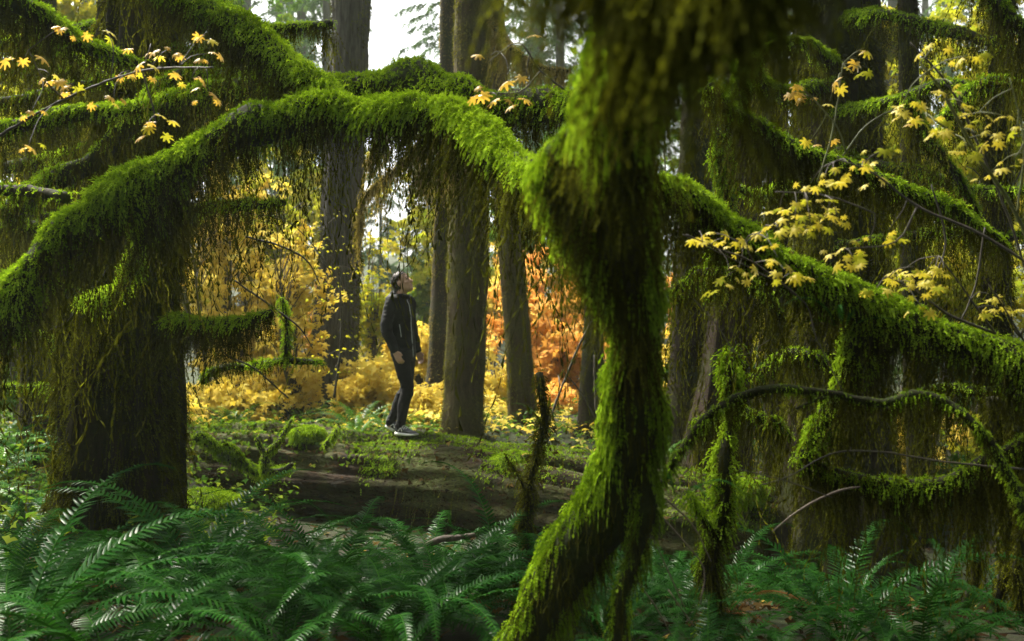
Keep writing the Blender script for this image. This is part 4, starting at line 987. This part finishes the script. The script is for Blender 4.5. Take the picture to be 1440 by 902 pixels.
LV = {'y': [maple_leaf_mesh(k, M_yleaf) for k in range(5)] + [maple_leaf_mesh(30, M_ygleaf), maple_leaf_mesh(31, M_ygleaf)], 'o': [maple_leaf_mesh(10 + k, M_ochre) for k in range(3)], 'g': [maple_leaf_mesh(20 + k, M_ygleaf) for k in range(2)]}
def tube_obj(name, pts, mat, parent, segs=6, step=.03):
    V, T, Q = Tube(spline(pts, step), segs, .08, 20).mesh(); a = Acc(); a.add(V, T, Q)
    return keep(a.obj(name, mat, None, True), parent)
def sapling(name, label, stem_px, clusters, size, seed, mat=None, kinds='y', nl=(2, 4), cat='sapling', spread=16):
    r = random.Random(seed)
    stems = [px_path(s, .03) for s in stem_px]
    t = thing(name, label, cat, stems[0][0, :3])
    for k, s in enumerate(stems):
        V, T, Q = Tube(s, 6, .08, 20).mesh(); a = Acc(); a.add(V, T, Q); keep(a.obj('stem' if k == 0 else 'branch', mat or M_twig, None, True), t)
    allp = np.vstack(stems)
    for (px, py, d) in clusters:
        d = d + r.uniform(-.12, .12)
        c = P(px, py, d)
        j = np.argmin(np.linalg.norm(allp[:, :3] - c - [0, 0, .05], axis=1)); b = allp[j]
        dist = np.linalg.norm(b[:3] - c)
        mid = (b[:3] + c) / 2 + np.array([r.uniform(-.1, .1), r.uniform(-.1, .1), .10]) * dist
        tw = tube_obj('twig', [[*b[:3], .0022], [*mid, .0018], [*c, .0012]], mat or M_twig, t, 5)
        n = r.randint(*nl)
        a0 = r.random() * 6.28
        for q in range(n):
            az = a0 + q * (6.28 / n if n > 2 else 3.0) + r.uniform(-.5, .5)
            pl = r.uniform(.35, 1.75) * spread * d / FPX
            o = bpy.data.objects.new('leaf', r.choice(LV[r.choice(kinds)])); link(o, t)
            dx, dy = math.cos(az), math.sin(az)
            loc = c + np.array([dx * pl, dy * pl * .8, -.012 + r.uniform(-.02, .015)])
            s = size * r.uniform(.5, 1.1)
            M = Matrix.Rotation(az, 4, 'Z') @ Matrix.Rotation(R(r.uniform(-5, 55)), 4, 'Y') @ Matrix.Rotation(R(r.uniform(-42, 42)), 4, 'X')
            o.matrix_basis = Matrix.Translation(Vector(loc) - Vector(t.location)) @ M @ Matrix.Diagonal((s, s, s, 1))
    return t
def cl(pts, d): return [(a, b, d) for a, b in pts]
sapling('vine_maple_sapling', 'thin sapling with ochre leaves hanging before the dark stems at upper left', [[(-40, 215, 3.9, 2.2), (90, 140, 3.8, 2), (200, 100, 3.7, 1.6), (300, 95, 3.6, 1)], [(90, 140, 3.8, 1.4), (60, 110, 3.75, 1.2), (40, 70, 3.7, .8)], [(200, 100, 3.7, 1.4), (215, 150, 3.7, 1.2), (220, 185, 3.7, .8)]],
        cl([(88, 38), (150, 42), (70, 105), (100, 118), (182, 100), (212, 62), (240, 68), (288, 48), (290, 76), (270, 108), (292, 128), (222, 95), (160, 140), (225, 165), (205, 182), (40, 205), (45, 155), (35, 80)], 3.7), .036, 1, kinds='yoo', nl=(3, 4), spread=18)
sapling('vine_maple_sapling', 'slender green-stemmed sapling slanting across the right side with pale yellow leaves', [[(1480, 420, 3.0, 3), (1430, 305, 3.0, 2.6), (1370, 210, 3.0, 2.3), (1325, 130, 3.0, 1.8), (1294, 88, 3.0, 1)], [(1370, 210, 3.0, 1.4), (1330, 180, 3.0, 1.2), (1300, 160, 3.0, .8)], [(1430, 305, 3.0, 1.5), (1440, 200, 3.0, 1.2), (1420, 110, 3.0, .8)]],
        cl([(1307, 68), (1320, 183), (1343, 160), (1360, 147), (1373, 187), (1375, 160), (1400, 192), (1408, 162), (1360, 210), (1363, 78), (1303, 165), (1430, 180), (1425, 225), (1395, 240), (1340, 120), (1290, 142), (1268, 150)], 3.0), .029, 2, M_stemgreen, 'y', (3, 4), spread=16)
sapling('vine_maple_sapling', 'spindly sapling with a few small leaves before the big right trunk', [[(1150, 255, 3.6, 1.4), (1170, 190, 3.6, 1.3), (1180, 130, 3.6, 1.1), (1185, 90, 3.6, .8)], [(1190, 215, 3.6, 1.2), (1178, 180, 3.6, 1.1), (1145, 140, 3.6, .9)], [(1185, 220, 3.6, 1.2), (1220, 175, 3.6, 1.1), (1265, 150, 3.6, .8)]],
        cl([(1215, 68), (1205, 83), (1190, 98), (1212, 98), (1178, 115), (1113, 118), (1115, 130), (1133, 134), (1167, 143), (1268, 152), (1285, 168), (1140, 197), (1167, 197)], 3.6), .034, 3, M_stemgreen, 'yo', (1, 2), spread=9)
sapling('vine_maple_sapling', 'leafy sapling with layered pale yellow leaves hanging over the bright right limb', [[(1460, 380, 2.9, 2), (1380, 330, 2.95, 2), (1290, 290, 3.0, 1.8), (1230, 245, 3.0, 1.4), (1180, 225, 3.0, 1)], [(1230, 300, 3.0, 1.3), (1160, 275, 3.0, 1.2), (1090, 270, 3.0, .9)], [(1290, 290, 3.0, 1.3), (1260, 340, 3.0, 1.2), (1190, 350, 3.0, .9)]],
        cl([(1243, 212), (1217, 227), (1193, 230), (1160, 250), (1140, 257), (1173, 245), (1230, 247), (1120, 287), (1137, 283), (1097, 290), (1167, 295), (1118, 307), (1140, 315), (1160, 310), (1177, 303), (1250, 323), (1222, 340), (1183, 352), (1198, 360), (1130, 295), (1150, 282)], 3.0), .030, 4, M_twig, 'y', (3, 5), spread=18)
sapling('vine_maple_sapling', 'sapling twig with drooping pale leaves in front of the foreground trunk and limb', [[(1120, 415, 3.0, 1.8), (1060, 370, 3.0, 1.6), (1010, 350, 2.95, 1.3), (965, 330, 2.9, .9)], [(1060, 370, 3.0, 1.2), (1050, 340, 3.0, 1), (1085, 318, 3.0, .8)], [(1045, 345, 3, 1), (1040, 375, 3, .9), (1010, 395, 3, .7)]],
        cl([(983, 325), (1000, 328), (1017, 335), (1045, 343), (1073, 320), (1093, 320), (1080, 335), (1093, 362), (1103, 380), (1118, 382), (1065, 382), (1040, 368), (1007, 400), (1027, 388)], 2.95), .029, 5, M_twig, 'y', (3, 4), spread=16)
sapling('vine_maple_sapling', 'sapling with a broad cluster of yellow leaves standing above the right limb', [[(1400, 470, 3.3, 2), (1330, 440, 3.3, 1.7), (1290, 410, 3.3, 1.4), (1250, 390, 3.3, 1)], [(1400, 470, 3.3, 1.6), (1350, 400, 3.3, 1.3), (1320, 360, 3.3, 1)], [(1440, 480, 3.2, 1.5), (1410, 430, 3.2, 1.2), (1390, 400, 3.2, .8)]],
        cl([(1260, 387), (1280, 397), (1293, 390), (1270, 380), (1233, 405), (1297, 407), (1327, 377), (1307, 377), (1297, 433), (1390, 413), (1403, 433), (1417, 437), (1400, 420), (1310, 395), (1285, 375)], 3.3), .032, 6, M_twig, 'y', (3, 5), spread=18)
sapling('vine_maple_sapling', 'few ochre maple leaves on fine twigs above the arch, left of the foreground trunk', [[(800, 130, 3.4, 1.6), (760, 100, 3.4, 1.4), (730, 60, 3.4, 1), (690, 85, 3.4, .7)], [(760, 100, 3.4, 1.1), (730, 130, 3.4, 1), (680, 130, 3.4, .7)]],
        cl([(750, 40), (690, 78), (715, 105), (740, 108), (700, 138), (727, 138), (672, 128), (690, 116)], 3.4), .046, 7, M_twig, 'o', (1, 2), spread=10)
sapling('vine_maple_sapling', 'bare-twigged sapling with small green-yellow leaves against the grey trunk', [[(470, 560, 9.6, 2), (480, 470, 9.6, 1.7), (475, 380, 9.6, 1.4), (455, 320, 9.6, 1)], [(475, 400, 9.6, 1), (440, 345, 9.6, .9), (400, 310, 9.6, .7), (345, 300, 9.6, .5)]],
        cl([(440, 330), (455, 350), (465, 375), (480, 395), (470, 420), (485, 445), (475, 470), (490, 490), (460, 500), (478, 345), (450, 400), (430, 310), (400, 320), (495, 410), (500, 380), (470, 520), (485, 300)], 9.6), .024, 8, M_twig, 'g', (6, 10), spread=24)
# bare twigs
def twig(label, paths, mat=None, name='bare_twig', cat='twig'):
    ps = [px_path(p, .03) for p in paths]
    t = thing(name, label, cat, ps[0][0, :3])
    for k, p in enumerate(ps):
        V, T, Q = Tube(p, 5, .1, 20).mesh(); a = Acc(); a.add(V, T, Q); keep(a.obj('stem' if k == 0 else 'branch', mat or M_twig, None, True), t)
twig('dark bare twig arching down across the golden shrubs left of the grey trunk', [[(345, 333, 7, 1.6), (390, 345, 7, 1.6), (430, 365, 7, 1.3), (450, 400, 7, .8)], [(330, 395, 7, 1.5), (380, 430, 7, 1.5), (420, 460, 7, 1.2), (440, 490, 7, .7)], [(405, 560, 7.5, 1.2), (360, 520, 7.2, 1.4), (320, 500, 7, 1.2), (300, 480, 7, .7)]])
twig('bare dark twig rising behind the log between the leaning trunk and the foreground trunk', [[(770, 600, 9, 2), (792, 540, 9, 1.8), (822, 470, 9, 1.3), (840, 440, 9, .8)], [(845, 640, 9, 2), (838, 560, 9, 2), (836, 500, 9, 1.6)], [(838, 590, 9, 1.2), (815, 550, 9, 1), (790, 520, 9, .7)]])
twig('pale dead twig reaching out in front of the right end of the log', [[(1210, 685, 3.2, 1.4), (1180, 690, 3.2, 1.6), (1140, 708, 3.2, 1.6), (1110, 728, 3.2, 1.3), (1086, 748, 3.2, .8)]], M_paletwig)
twig('long bare twig bowed across the gap above the sagging limb', [[(1440, 660, 3.1, 1.4), (1330, 650, 3.1, 1.5), (1240, 636, 3.1, 1.4), (1170, 638, 3.1, 1.2), (1110, 670, 3.1, .9), (1070, 682, 3.1, .6)], [(1170, 700, 3.1, .9), (1110, 678, 3.1, 1), (1040, 660, 3.1, .6)]], M_twig)
twig('straight thin twig slanting past the leaves under the right limb', [[(1210, 600, 3.2, .8), (1150, 480, 3.2, 1), (1120, 415, 3.2, 1), (960, 330, 3.1, .8)], [(975, 420, 3.3, .6), (1010, 460, 3.3, .8), (1040, 500, 3.3, .7), (1082, 478, 3.3, .5)]], M_twig)
twig('dark curved twig hanging down the right edge of the picture', [[(1280, 60, 3.4, 1.2), (1340, 130, 3.4, 1.6), (1400, 260, 3.4, 1.8), (1430, 340, 3.4, 1.8), (1470, 480, 3.4, 1.8)], [(1310, 400, 3.6, 1.3), (1330, 340, 3.6, 1.5), (1310, 260, 3.6, 1.2)], [(1350, 455, 3.6, 1.2), (1372, 400, 3.6, 1.5), (1385, 320, 3.6, 1.3)]])
twig('tangle of pale dead twigs drooping between the foreground trunk and the upright pole', [[(925, 720, 3.1, 1.2), (960, 760, 3.1, 1.3), (990, 800, 3.1, 1), (985, 850, 3.1, .8)], [(935, 700, 3.1, 1), (975, 740, 3.1, 1.2), (1000, 790, 3.1, .8)], [(890, 810, 3.1, 1), (920, 850, 3.1, 1.2), (945, 895, 3.1, .8)], [(940, 830, 3.1, 1), (975, 880, 3.1, 1)], [(920, 760, 3.1, .8), (945, 815, 3.1, 1), (965, 860, 3.1, .7)]], M_paletwig, 'dead_twigs')
twig('broken pale stick lying in the ferns before the log', [[(598, 770, 5.2, 6), (615, 758, 5.2, 5), (640, 757, 5.2, 5), (668, 752, 5.2, 3)], [(598, 770, 5.2, 5), (602, 800, 5.2, 5), (600, 850, 5.2, 5)]], M_paletwig, 'broken_stick', 'stick')
twig('fine diagonal twig across the dark gap left of the mossy trunk', [[(130, 405, 5.8, 1.2), (150, 380, 5.8, 1.2), (185, 330, 5.8, .8)], [(112, 425, 5.8, 2), (95, 450, 5.8, 1.8), (70, 465, 5.8, 1.2)]])

# ------------------------------------------------------------------ the person
def remeshed(name, acc, mat, parent, voxel, smooth=2, inplace=True):
    me = acc.mesh(name, None)
    o = bpy.data.objects.new(name, me); COL.objects.link(o)
    m = o.modifiers.new('r', 'REMESH'); m.mode = 'VOXEL'; m.voxel_size = voxel
    s = o.modifiers.new('s', 'SMOOTH'); s.iterations = smooth; s.factor = .5
    dg = bpy.context.evaluated_depsgraph_get(); dg.update()
    nm = bpy.data.meshes.new_from_object(o.evaluated_get(dg))
    o.modifiers.clear(); o.data = nm; bpy.data.meshes.remove(me)
    nm.name = name; nm.materials.clear(); nm.materials.append(mat)
    nm.polygons.foreach_set('use_smooth', np.ones(len(nm.polygons), bool))
    if parent is not None: keep(o, parent)
    return o

def build_person():
    O = P(563, 611, 10.72)
    Fv = np.array([.90, -.43, 0]); Rv = np.array([-.43, -.90, 0]); U = np.array([0, 0, 1.])
    Fv = unit(Fv); Rv = unit(Rv)
    def W(u, v, wc):                        # u right in the picture, v up, wc towards the camera
        return O + np.array([u, -wc, v])
    def lathe(acc, rows, seg=20, sq=2.0):
        """rows: centre, axis_a, ra, axis_b, rb"""
        th = np.arange(seg) * 2 * np.pi / seg
        ca = np.sign(np.cos(th)) * np.abs(np.cos(th)) ** (2 / sq); sa = np.sign(np.sin(th)) * np.abs(np.sin(th)) ** (2 / sq)
        V = np.vstack([np.asarray(c) + np.outer(ca * ra, A) + np.outer(sa * rb, Bx) for c, A, ra, Bx, rb in rows])
        n = len(rows)
        i, j = np.meshgrid(np.arange(n - 1), np.arange(seg), indexing='ij'); j2 = (j + 1) % seg
        Q = np.stack([i * seg + j, i * seg + j2, (i + 1) * seg + j2, (i + 1) * seg + j], -1).reshape(-1, 4)
        a, b = len(V), len(V) + 1
        V = np.vstack([V, [rows[0][0]], [rows[-1][0]]])
        jj = np.arange(seg); j2 = (jj + 1) % seg
        T = np.vstack([np.stack([0 * jj + a, j2, jj], -1), np.stack([0 * jj + b, (n - 1) * seg + jj, (n - 1) * seg + j2], -1)])
        acc.add(V, T, Q)
    def limb(acc, pts, seg=14):
        V, T, Q = Tube(spline(pts, .02), seg, 0).mesh(); acc.add(V, T, Q)
    def ball(acc, c, r, A=None):
        A = np.eye(3) if A is None else A
        r = np.broadcast_to(r, (3,))
        rows = []
        for ph in np.linspace(-1.45, 1.45, 9):
            rows.append((np.asarray(c) + A[2] * r[2] * math.sin(ph), A[0], r[0] * math.cos(ph), A[1], r[1] * math.cos(ph)))
        lathe(acc, rows, 14)
    # joints
    sh = {1: W(-.075, 1.425, .155), -1: W(.075, 1.425, -.155)}
    el = {1: W(-.118, 1.135, .215), -1: W(.11, 1.13, -.23)}
    wr = {1: W(-.035, .905, .235), -1: W(.165, .89, -.19)}
    hp = {1: W(.005, .90, .085), -1: W(.07, .90, -.075)}
    kn = {1: W(.085, .485, .10), -1: W(.055, .50, -.07)}
    an = {1: W(.010, .095, .09), -1: W(-.115, .115, -.07)}
    neck = W(.0, 1.46, 0)
    # --- head frame: turned like the body, tipped back
    tip = R(27)
    Hf = unit(np.array([.965, -.26, 0])); Hr = np.cross(Hf, U)
    Hu = unit(U * math.cos(tip) - Hf * math.sin(tip)); Hf2 = np.cross(Hu, Hr); Hf2 = unit(Hf2) * (1 if Hf2.dot(Hf) > 0 else -1)
    hc = W(.022, 1.628, .01)
    def Hh(f, s, u): return hc + Hf2 * f + Hr * s + Hu * u
    skin = plain_mat('skin', (.50, .30, .21), .5, 40, .08, .05, .4)
    body = Acc()
    rows = []
    for u, f0, fr, sr in [(-.118, .050, .022, .022), (-.112, .045, .036, .036), (-.095, .030, .056, .048), (-.07, .014, .072, .058), (-.04, .004, .082, .066), (0, -.004, .092, .072), (.04, -.008, .096, .076), (.075, -.012, .090, .072), (.10, -.014, .072, .058), (.118, -.016, .040, .034)]:
        rows.append((Hh(f0, 0, u), Hf2, fr, Hr, sr))
    lathe(body, rows, 24)
    limb(body, [[*Hh(.085, 0, .012), .010], [*Hh(.098, 0, -.012), .012], [*Hh(.108, 0, -.032), .0145], [*Hh(.092, 0, -.040), .010]], 8)      # nose
    for s in (-1, 1):
        ball(body, Hh(.076, .030 * s, .024), (.016, .022, .007), np.array([Hf2, Hr, Hu]))        # brow
        ball(body, Hh(.062, .042 * s, -.022), (.020, .018, .018), np.array([Hf2, Hr, Hu]))       # cheek
        ball(body, Hh(-.012, .076 * s, -.006), (.018, .009, .031), np.array([Hf2, Hr, Hu]))      # ear
    ball(body, Hh(.082, 0, -.062), (.012, .024, .007), np.array([Hf2, Hr, Hu]))
    ball(body, Hh(.080, 0, -.075), (.012, .021, .007), np.array([Hf2, Hr, Hu]))
    ball(body, Hh(.068, 0, -.104), (.020, .022, .015), np.array([Hf2, Hr, Hu]))
    limb(body, [[*(neck - U * .06), .062], [*(neck + U * .02), .055], [*Hh(-.018, 0, -.06), .054], [*Hh(-.01, 0, -.02), .05]])
    # torso, arms and legs under the clothes
    lathe(body, [(W(.035, .86, 0), Fv, .09, Rv, .13), (W(.02, 1.05, 0), Fv, .085, Rv, .12), (W(.0, 1.25, 0), Fv, .10, Rv, .145), (W(-.005, 1.40, 0), Fv, .085, Rv, .15), (W(0, 1.46, 0), Fv, .055, Rv, .08)])
    for s in (1, -1):
        limb(body, [[*sh[s], .052], [*(sh[s] * .5 + el[s] * .5), .044], [*el[s], .038], [*(el[s] * .5 + wr[s] * .5), .036], [*wr[s], .027]])
        limb(body, [[*hp[s], .085], [*(hp[s] * .5 + kn[s] * .5), .07], [*kn[s], .052], [*(kn[s] * .6 + an[s] * .4), .052], [*an[s], .038], [*(an[s] - U * .05), .036]])
        # hand: palm, four fingers, thumb
        hd = unit(unit(wr[s] - el[s]) + Fv * .35 - U * .25); back = Rv * s; across = unit(np.cross(hd, back))
        if across.dot(Fv) < 0: across = -across
        pc = wr[s] + hd * .05
        lathe(body, [(wr[s] - hd * .01, across, .024, back, .018), (wr[s] + hd * .03, across, .036, back, .016), (wr[s] + hd * .085, across, .040, back, .014), (wr[s] + hd * .095, across, .034, back, .011)], 12)
        for q, (off, ln) in enumerate([(.030, .072), (.010, .080), (-.010, .075), (-.029, .060)]):
            b = wr[s] + hd * .088 + across * off
            d1 = unit(hd - back * .12); d2 = unit(hd - back * .65); d3 = unit(hd * .6 - back * 1.0)
            limb(body, [[*b, .0095], [*(b + d1 * ln * .42), .009], [*(b + d1 * ln * .42 + d2 * ln * .33), .008], [*(b + d1 * ln * .42 + d2 * ln * .33 + d3 * ln * .28), .0065]], 8)
        b = wr[s] + hd * .028 + across * .026
        limb(body, [[*b, .012], [*(b + hd * .028 + across * .022), .0105], [*(b + hd * .056 + across * .026 - back * .008), .008]], 8)
    man = remeshed('person', body, skin, None, .0065, 1)
    me = man.data
    me.transform(Matrix.Translation(Vector(-O))); man.location = O
    man['label'] = 'person in black hooded jacket, dark trousers and sneakers standing on the log looking up'
    man['category'] = 'person'
    blk = plain_mat('black jacket cloth', (.004, .0045, .0055), .75, 26, .35, .4, .25)
    trs = plain_mat('dark trousers cloth', (.0055, .0055, .0065), .85, 30, .3, .4, .2)
    # --- jacket
    j = Acc()
    lathe(j, [(W(.030, .835, 0), Fv, .118, Rv, .165), (W(.030, .90, 0), Fv, .122, Rv, .17), (W(.020, 1.02, 0), Fv, .118, Rv, .162), (W(.008, 1.15, 0), Fv, .122, Rv, .166), (W(-.002, 1.28, 0), Fv, .128, Rv, .176), (W(-.008, 1.38, 0), Fv, .116, Rv, .178), (W(-.008, 1.43, 0), Fv, .095, Rv, .155), (W(-.004, 1.475, 0), Fv, .072, Rv, .10), (W(.0, 1.51, 0), Fv, .066, Rv, .075)], 28)
    for s in (1, -1):
        limb(j, [[*(sh[s] * .8 + W(0, 1.42, 0) * .2), .072], [*sh[s], .075], [*(sh[s] * .55 + el[s] * .45 - Fv * .01), .064], [*(el[s] - Fv * .008), .058], [*(el[s] * .45 + wr[s] * .55), .052], [*(wr[s] + unit(wr[s] - el[s]) * .012), .042]], 18)
    limb(j, [[*W(-.075, 1.46, .07), .03], [*W(-.10, 1.475, .0), .042], [*W(-.045, 1.465, -.075), .03]], 12)       # hood folded on the back
    limb(j, [[*W(-.055, 1.50, .055), .026], [*W(-.078, 1.515, .0), .036], [*W(-.03, 1.50, -.06), .026]], 12)
    limb(j, [[*W(-.04, 1.495, .07), .020], [*W(.03, 1.485, .075), .020], [*W(.075, 1.478, .035), .022], [*W(.088, 1.495, .01), .017]], 10)     # collar
    jk = remeshed('jacket', j, blk, man, .0075, 2)
    v = np.empty(len(jk.data.vertices) * 3, np.float32); jk.data.vertices.foreach_get('co', v); v = v.reshape(-1, 3)
    nn = np.empty(len(v) * 3, np.float32); jk.data.vertices.foreach_get('normal', nn); nn = nn.reshape(-1, 3)
    wr_n = fbm(v * [9, 9, 16], 301, 3) * .010 + (1 - np.abs(fbm(v * [7, 7, 22], 302, 2)) * 2) * .004
    jk.data.vertices.foreach_set('co', (v + nn * wr_n[:, None]).ravel().astype(np.float32)); jk.data.update()
    # zip and pocket piping
    zipm = plain_mat('pale zip', (.45, .47, .50), .4, 60, .1, .05)
    zp = []
    for vv in np.linspace(1.47, .84, 14):
        f = np.interp(vv, [.835, .90, 1.02, 1.15, 1.28, 1.38, 1.43, 1.475], [.118, .122, .118, .122, .128, .116, .095, .072])
        cu = np.interp(vv, [.835, 1.02, 1.28, 1.43], [.03, .02, -.002, -.008])
        zp.append([*(W(cu, vv, 0) + Fv * (f + .005)), .0055])
    V, T, Q = Tube(spline(zp, .02), 6, 0).mesh(); a = Acc(); a.add(V, T, Q); keep(a.obj('zip', zipm, None, True), jk); 
    z = COL.objects[-1] if False else None
    pk = []
    for vv, ang in [(1.185, 58), (1.12, 54), (1.05, 50)]:
        a_ = R(ang); f = .126
        pk.append([*(W(.010, vv, 0) + Fv * (f * math.cos(a_) + .004) + Rv * (.172 * math.sin(a_) + .004)), .0045])
    V, T, Q = Tube(spline(pk, .02), 6, 0).mesh(); a = Acc(); a.add(V, T, Q); keep(a.obj('pocket_zip', zipm, None, True), jk)
    tee = plain_mat('grey shirt', (.4, .4, .4), .9, 60, .1, .1)
    V, T, Q = Tube(spline([[*W(.0, 1.505, .058), .010], [*W(.045, 1.50, .05), .012], [*W(.066, 1.495, .015), .010]], .01), 8, 0).mesh(); a = Acc(); a.add(V, T, Q); keep(a.obj('shirt_collar', tee, None, True), man)
    # --- trousers
    tr = Acc()
    lathe(tr, [(W(.035, .79, 0), Fv, .105, Rv, .15), (W(.035, .86, 0), Fv, .112, Rv, .158), (W(.03, .95, 0), Fv, .105, Rv, .148)], 24)
    for s in (1, -1):
        limb(tr, [[*(hp[s] - U * .01), .098], [*(hp[s] * .75 + kn[s] * .25), .092], [*(hp[s] * .4 + kn[s] * .6), .080], [*(kn[s] + Fv * .006), .068], [*(kn[s] * .62 + an[s] * .38 - Fv * .012), .064], [*(kn[s] * .25 + an[s] * .75), .052], [*(an[s] + U * .01), .050], [*(an[s] - U * .025), .049]], 18)
    tk = remeshed('trousers', tr, trs, man, .008, 2)
    v = np.empty(len(tk.data.vertices) * 3, np.float32); tk.data.vertices.foreach_get('co', v); v = v.reshape(-1, 3)
    nn = np.empty(len(v) * 3, np.float32); tk.data.vertices.foreach_get('normal', nn); nn = nn.reshape(-1, 3)
    zz = v[:, 2]
    amp = .006 + .008 * np.exp(-((zz - zz.min() - .06) / .10) ** 2) + .005 * np.exp(-((zz - zz.min() - .42) / .10) ** 2)
    wr_n = fbm(v * [6, 6, 22], 303, 3) * amp
    tk.data.vertices.foreach_set('co', (v + nn * wr_n[:, None]).ravel().astype(np.float32)); tk.data.update()
    # --- shoes
    shoe = plain_mat('dark shoe cloth', (.02, .024, .03), .6, 40, .3, .2); sole = plain_mat('white rubber sole', (.62, .62, .60), .6, 40, .06, .05)
    for s in (1, -1):
        fw = unit(Fv + Rv * .12 * s); rt = np.cross(fw, U)
        pitch = 0.0 if s == 1 else R(24)
        fw2 = unit(fw * math.cos(pitch) - U * math.sin(pitch)); up2 = unit(np.cross(rt, fw2)); up2 = up2 if up2[2] > 0 else -up2
        hb = np.array([*(an[s] - fw * .045)[:2], O[2]]) + U * (.0 if s == 1 else .062)
        S = lambda f, u: hb + fw2 * f + up2 * u
        a = Acc()
        lathe(a, [(S(-.005, .055), up2, .030, rt, .028), (S(.02, .064), up2, .044, rt, .037), (S(.06, .068), up2, .048, rt, .040), (S(.11, .058), up2, .038, rt, .042), (S(.17, .044), up2, .026, rt, .047), (S(.225, .036), up2, .018, rt, .044), (S(.262, .030), up2, .010, rt, .026)], 16)
        so = remeshed('shoe', a, shoe, man, .006, 1)
        a = Acc()
        lathe(a, [(S(-.014, .018), up2, .016, rt, .026), (S(.01, .018), up2, .018, rt, .039), (S(.07, .017), up2, .017, rt, .038), (S(.13, .016), up2, .016, rt, .044), (S(.19, .017), up2, .015, rt, .049), (S(.24, .020), up2, .014, rt, .043), (S(.274, .024), up2, .010, rt, .022)], 18, 3)
        keep(a.obj('sole', sole, None, True), so)
        a = Acc()
        for f in (.095, .118, .141):
            h = np.interp(f, [.06, .11, .17], [.117, .097, .071])
            V, T, Q = Tube(spline([[*(S(f, h - .022) + rt * .036), .004], [*(S(f, h + .001) + rt * .014), .004], [*(S(f, h + .001) - rt * .014), .004], [*(S(f, h - .022) - rt * .036), .004]], .01), 6, 0).mesh(); a.add(V, T, Q)
        keep(a.obj('laces', sole, None, True), so)
        a = Acc()
        for sd in (1, -1):
            V, T, Q = Tube(spline([[*(S(.045, .046) + rt * .041 * sd), .0055], [*(S(.075, .080) + rt * .036 * sd), .0055], [*(S(.10, .048) + rt * .045 * sd), .0055]], .01), 6, 0).mesh(); a.add(V, T, Q)
        keep(a.obj('side_stripe', sole, None, True), so)
    # --- hair: short, dark
    hair = plain_mat('dark brown hair', (.022, .014, .010), .6, 90, .5, .5)
    a = Acc(); r = np.random.default_rng(77)
    rows = []
    for u, f0, fr, sr in [(-.055, -.045, .052, .060), (-.02, -.040, .066, .072), (.02, -.030, .082, .079), (.055, -.020, .092, .080), (.085, -.012, .088, .074), (.108, -.010, .070, .058), (.128, -.012, .036, .030)]:
        rows.append((Hh(f0, 0, u), Hf2, fr, Hr, sr))
    lathe(a, rows, 20)
    n = 1400; D = unit(r.normal(0, 1, (n, 3))); k = (D[:, 2] > .15) | (D[:, 0] < -.35); D = D[k]
    B_ = np.stack([Hh(d[0] * .094 - .014, d[1] * .079, d[2] * .10 + .022) for d in D])
    dr = np.stack([Hf2 * (d[0] * .5 + .3) + Hr * d[1] * .6 + Hu * (d[2] * .8) for d in D])
    V, T, rn = feathers(B_, unit(dr + .3 * r.normal(0, 1, dr.shape)), .022, 2, .004, .2, 0, .6, r)
    a.add(V, T)
    keep(a.obj('hair', hair, None, True), man)
    eye = plain_mat('dark eye', (.02, .015, .012), .2, 40, .1, 0)
    for s in (-1, 1):
        a = Acc(); ball(a, Hh(.079, .031 * s, .008), (.010, .014, .006), np.array([Hf2, Hr, Hu])); keep(a.obj('eye', eye, None, True), man)
        a = Acc(); V, T, Q = Tube(spline([[*Hh(.086, .014 * s, .028), .004], [*Hh(.086, .032 * s, .034), .0045], [*Hh(.070, .052 * s, .026), .003]], .01), 6, 0).mesh(); a.add(V, T, Q); keep(a.obj('eyebrow', hair, None, True), man)
    lip = plain_mat('lips', (.34, .15, .12), .5, 40, .1, 0)
    a = Acc(); V, T, Q = Tube(spline([[*Hh(.084, -.022, -.070), .003], [*Hh(.094, 0, -.068), .0042], [*Hh(.084, .022, -.070), .003]], .01), 6, 0).mesh(); a.add(V, T, Q); keep(a.obj('mouth', lip, None, True), man)
    return man
PERSON = build_person()

# ------------------------------------------------------------------ mist
def build_haze():
    m = bpy.data.materials.new('mist'); m.use_nodes = True; t = m.node_tree; t.nodes.clear()
    out = t.nodes.new('ShaderNodeOutputMaterial'); v = t.nodes.new('ShaderNodeVolumePrincipled')
    v.inputs['Color'].default_value = (.84, .95, .80, 1); v.inputs['Density'].default_value = .0007
    v.inputs['Anisotropy'].default_value = .2
    t.links.new(v.outputs[0], out.inputs['Volume'])
    x0, x1, y0, y1, z0, z1 = -235, 235, -225, 240, -3, 42
    V = [(x, y, z) for x in (x0, x1) for y in (y0, y1) for z in (z0, z1)]
    Q = [(0, 1, 3, 2), (4, 6, 7, 5), (0, 4, 5, 1), (2, 3, 7, 6), (0, 2, 6, 4), (1, 5, 7, 3)]
    o = mobj('haze', V, np.array(Q), m); o['kind'] = 'stuff'; o['label'] = 'pale mist between the trees'
    o.display_type = 'WIRE'
build_haze()
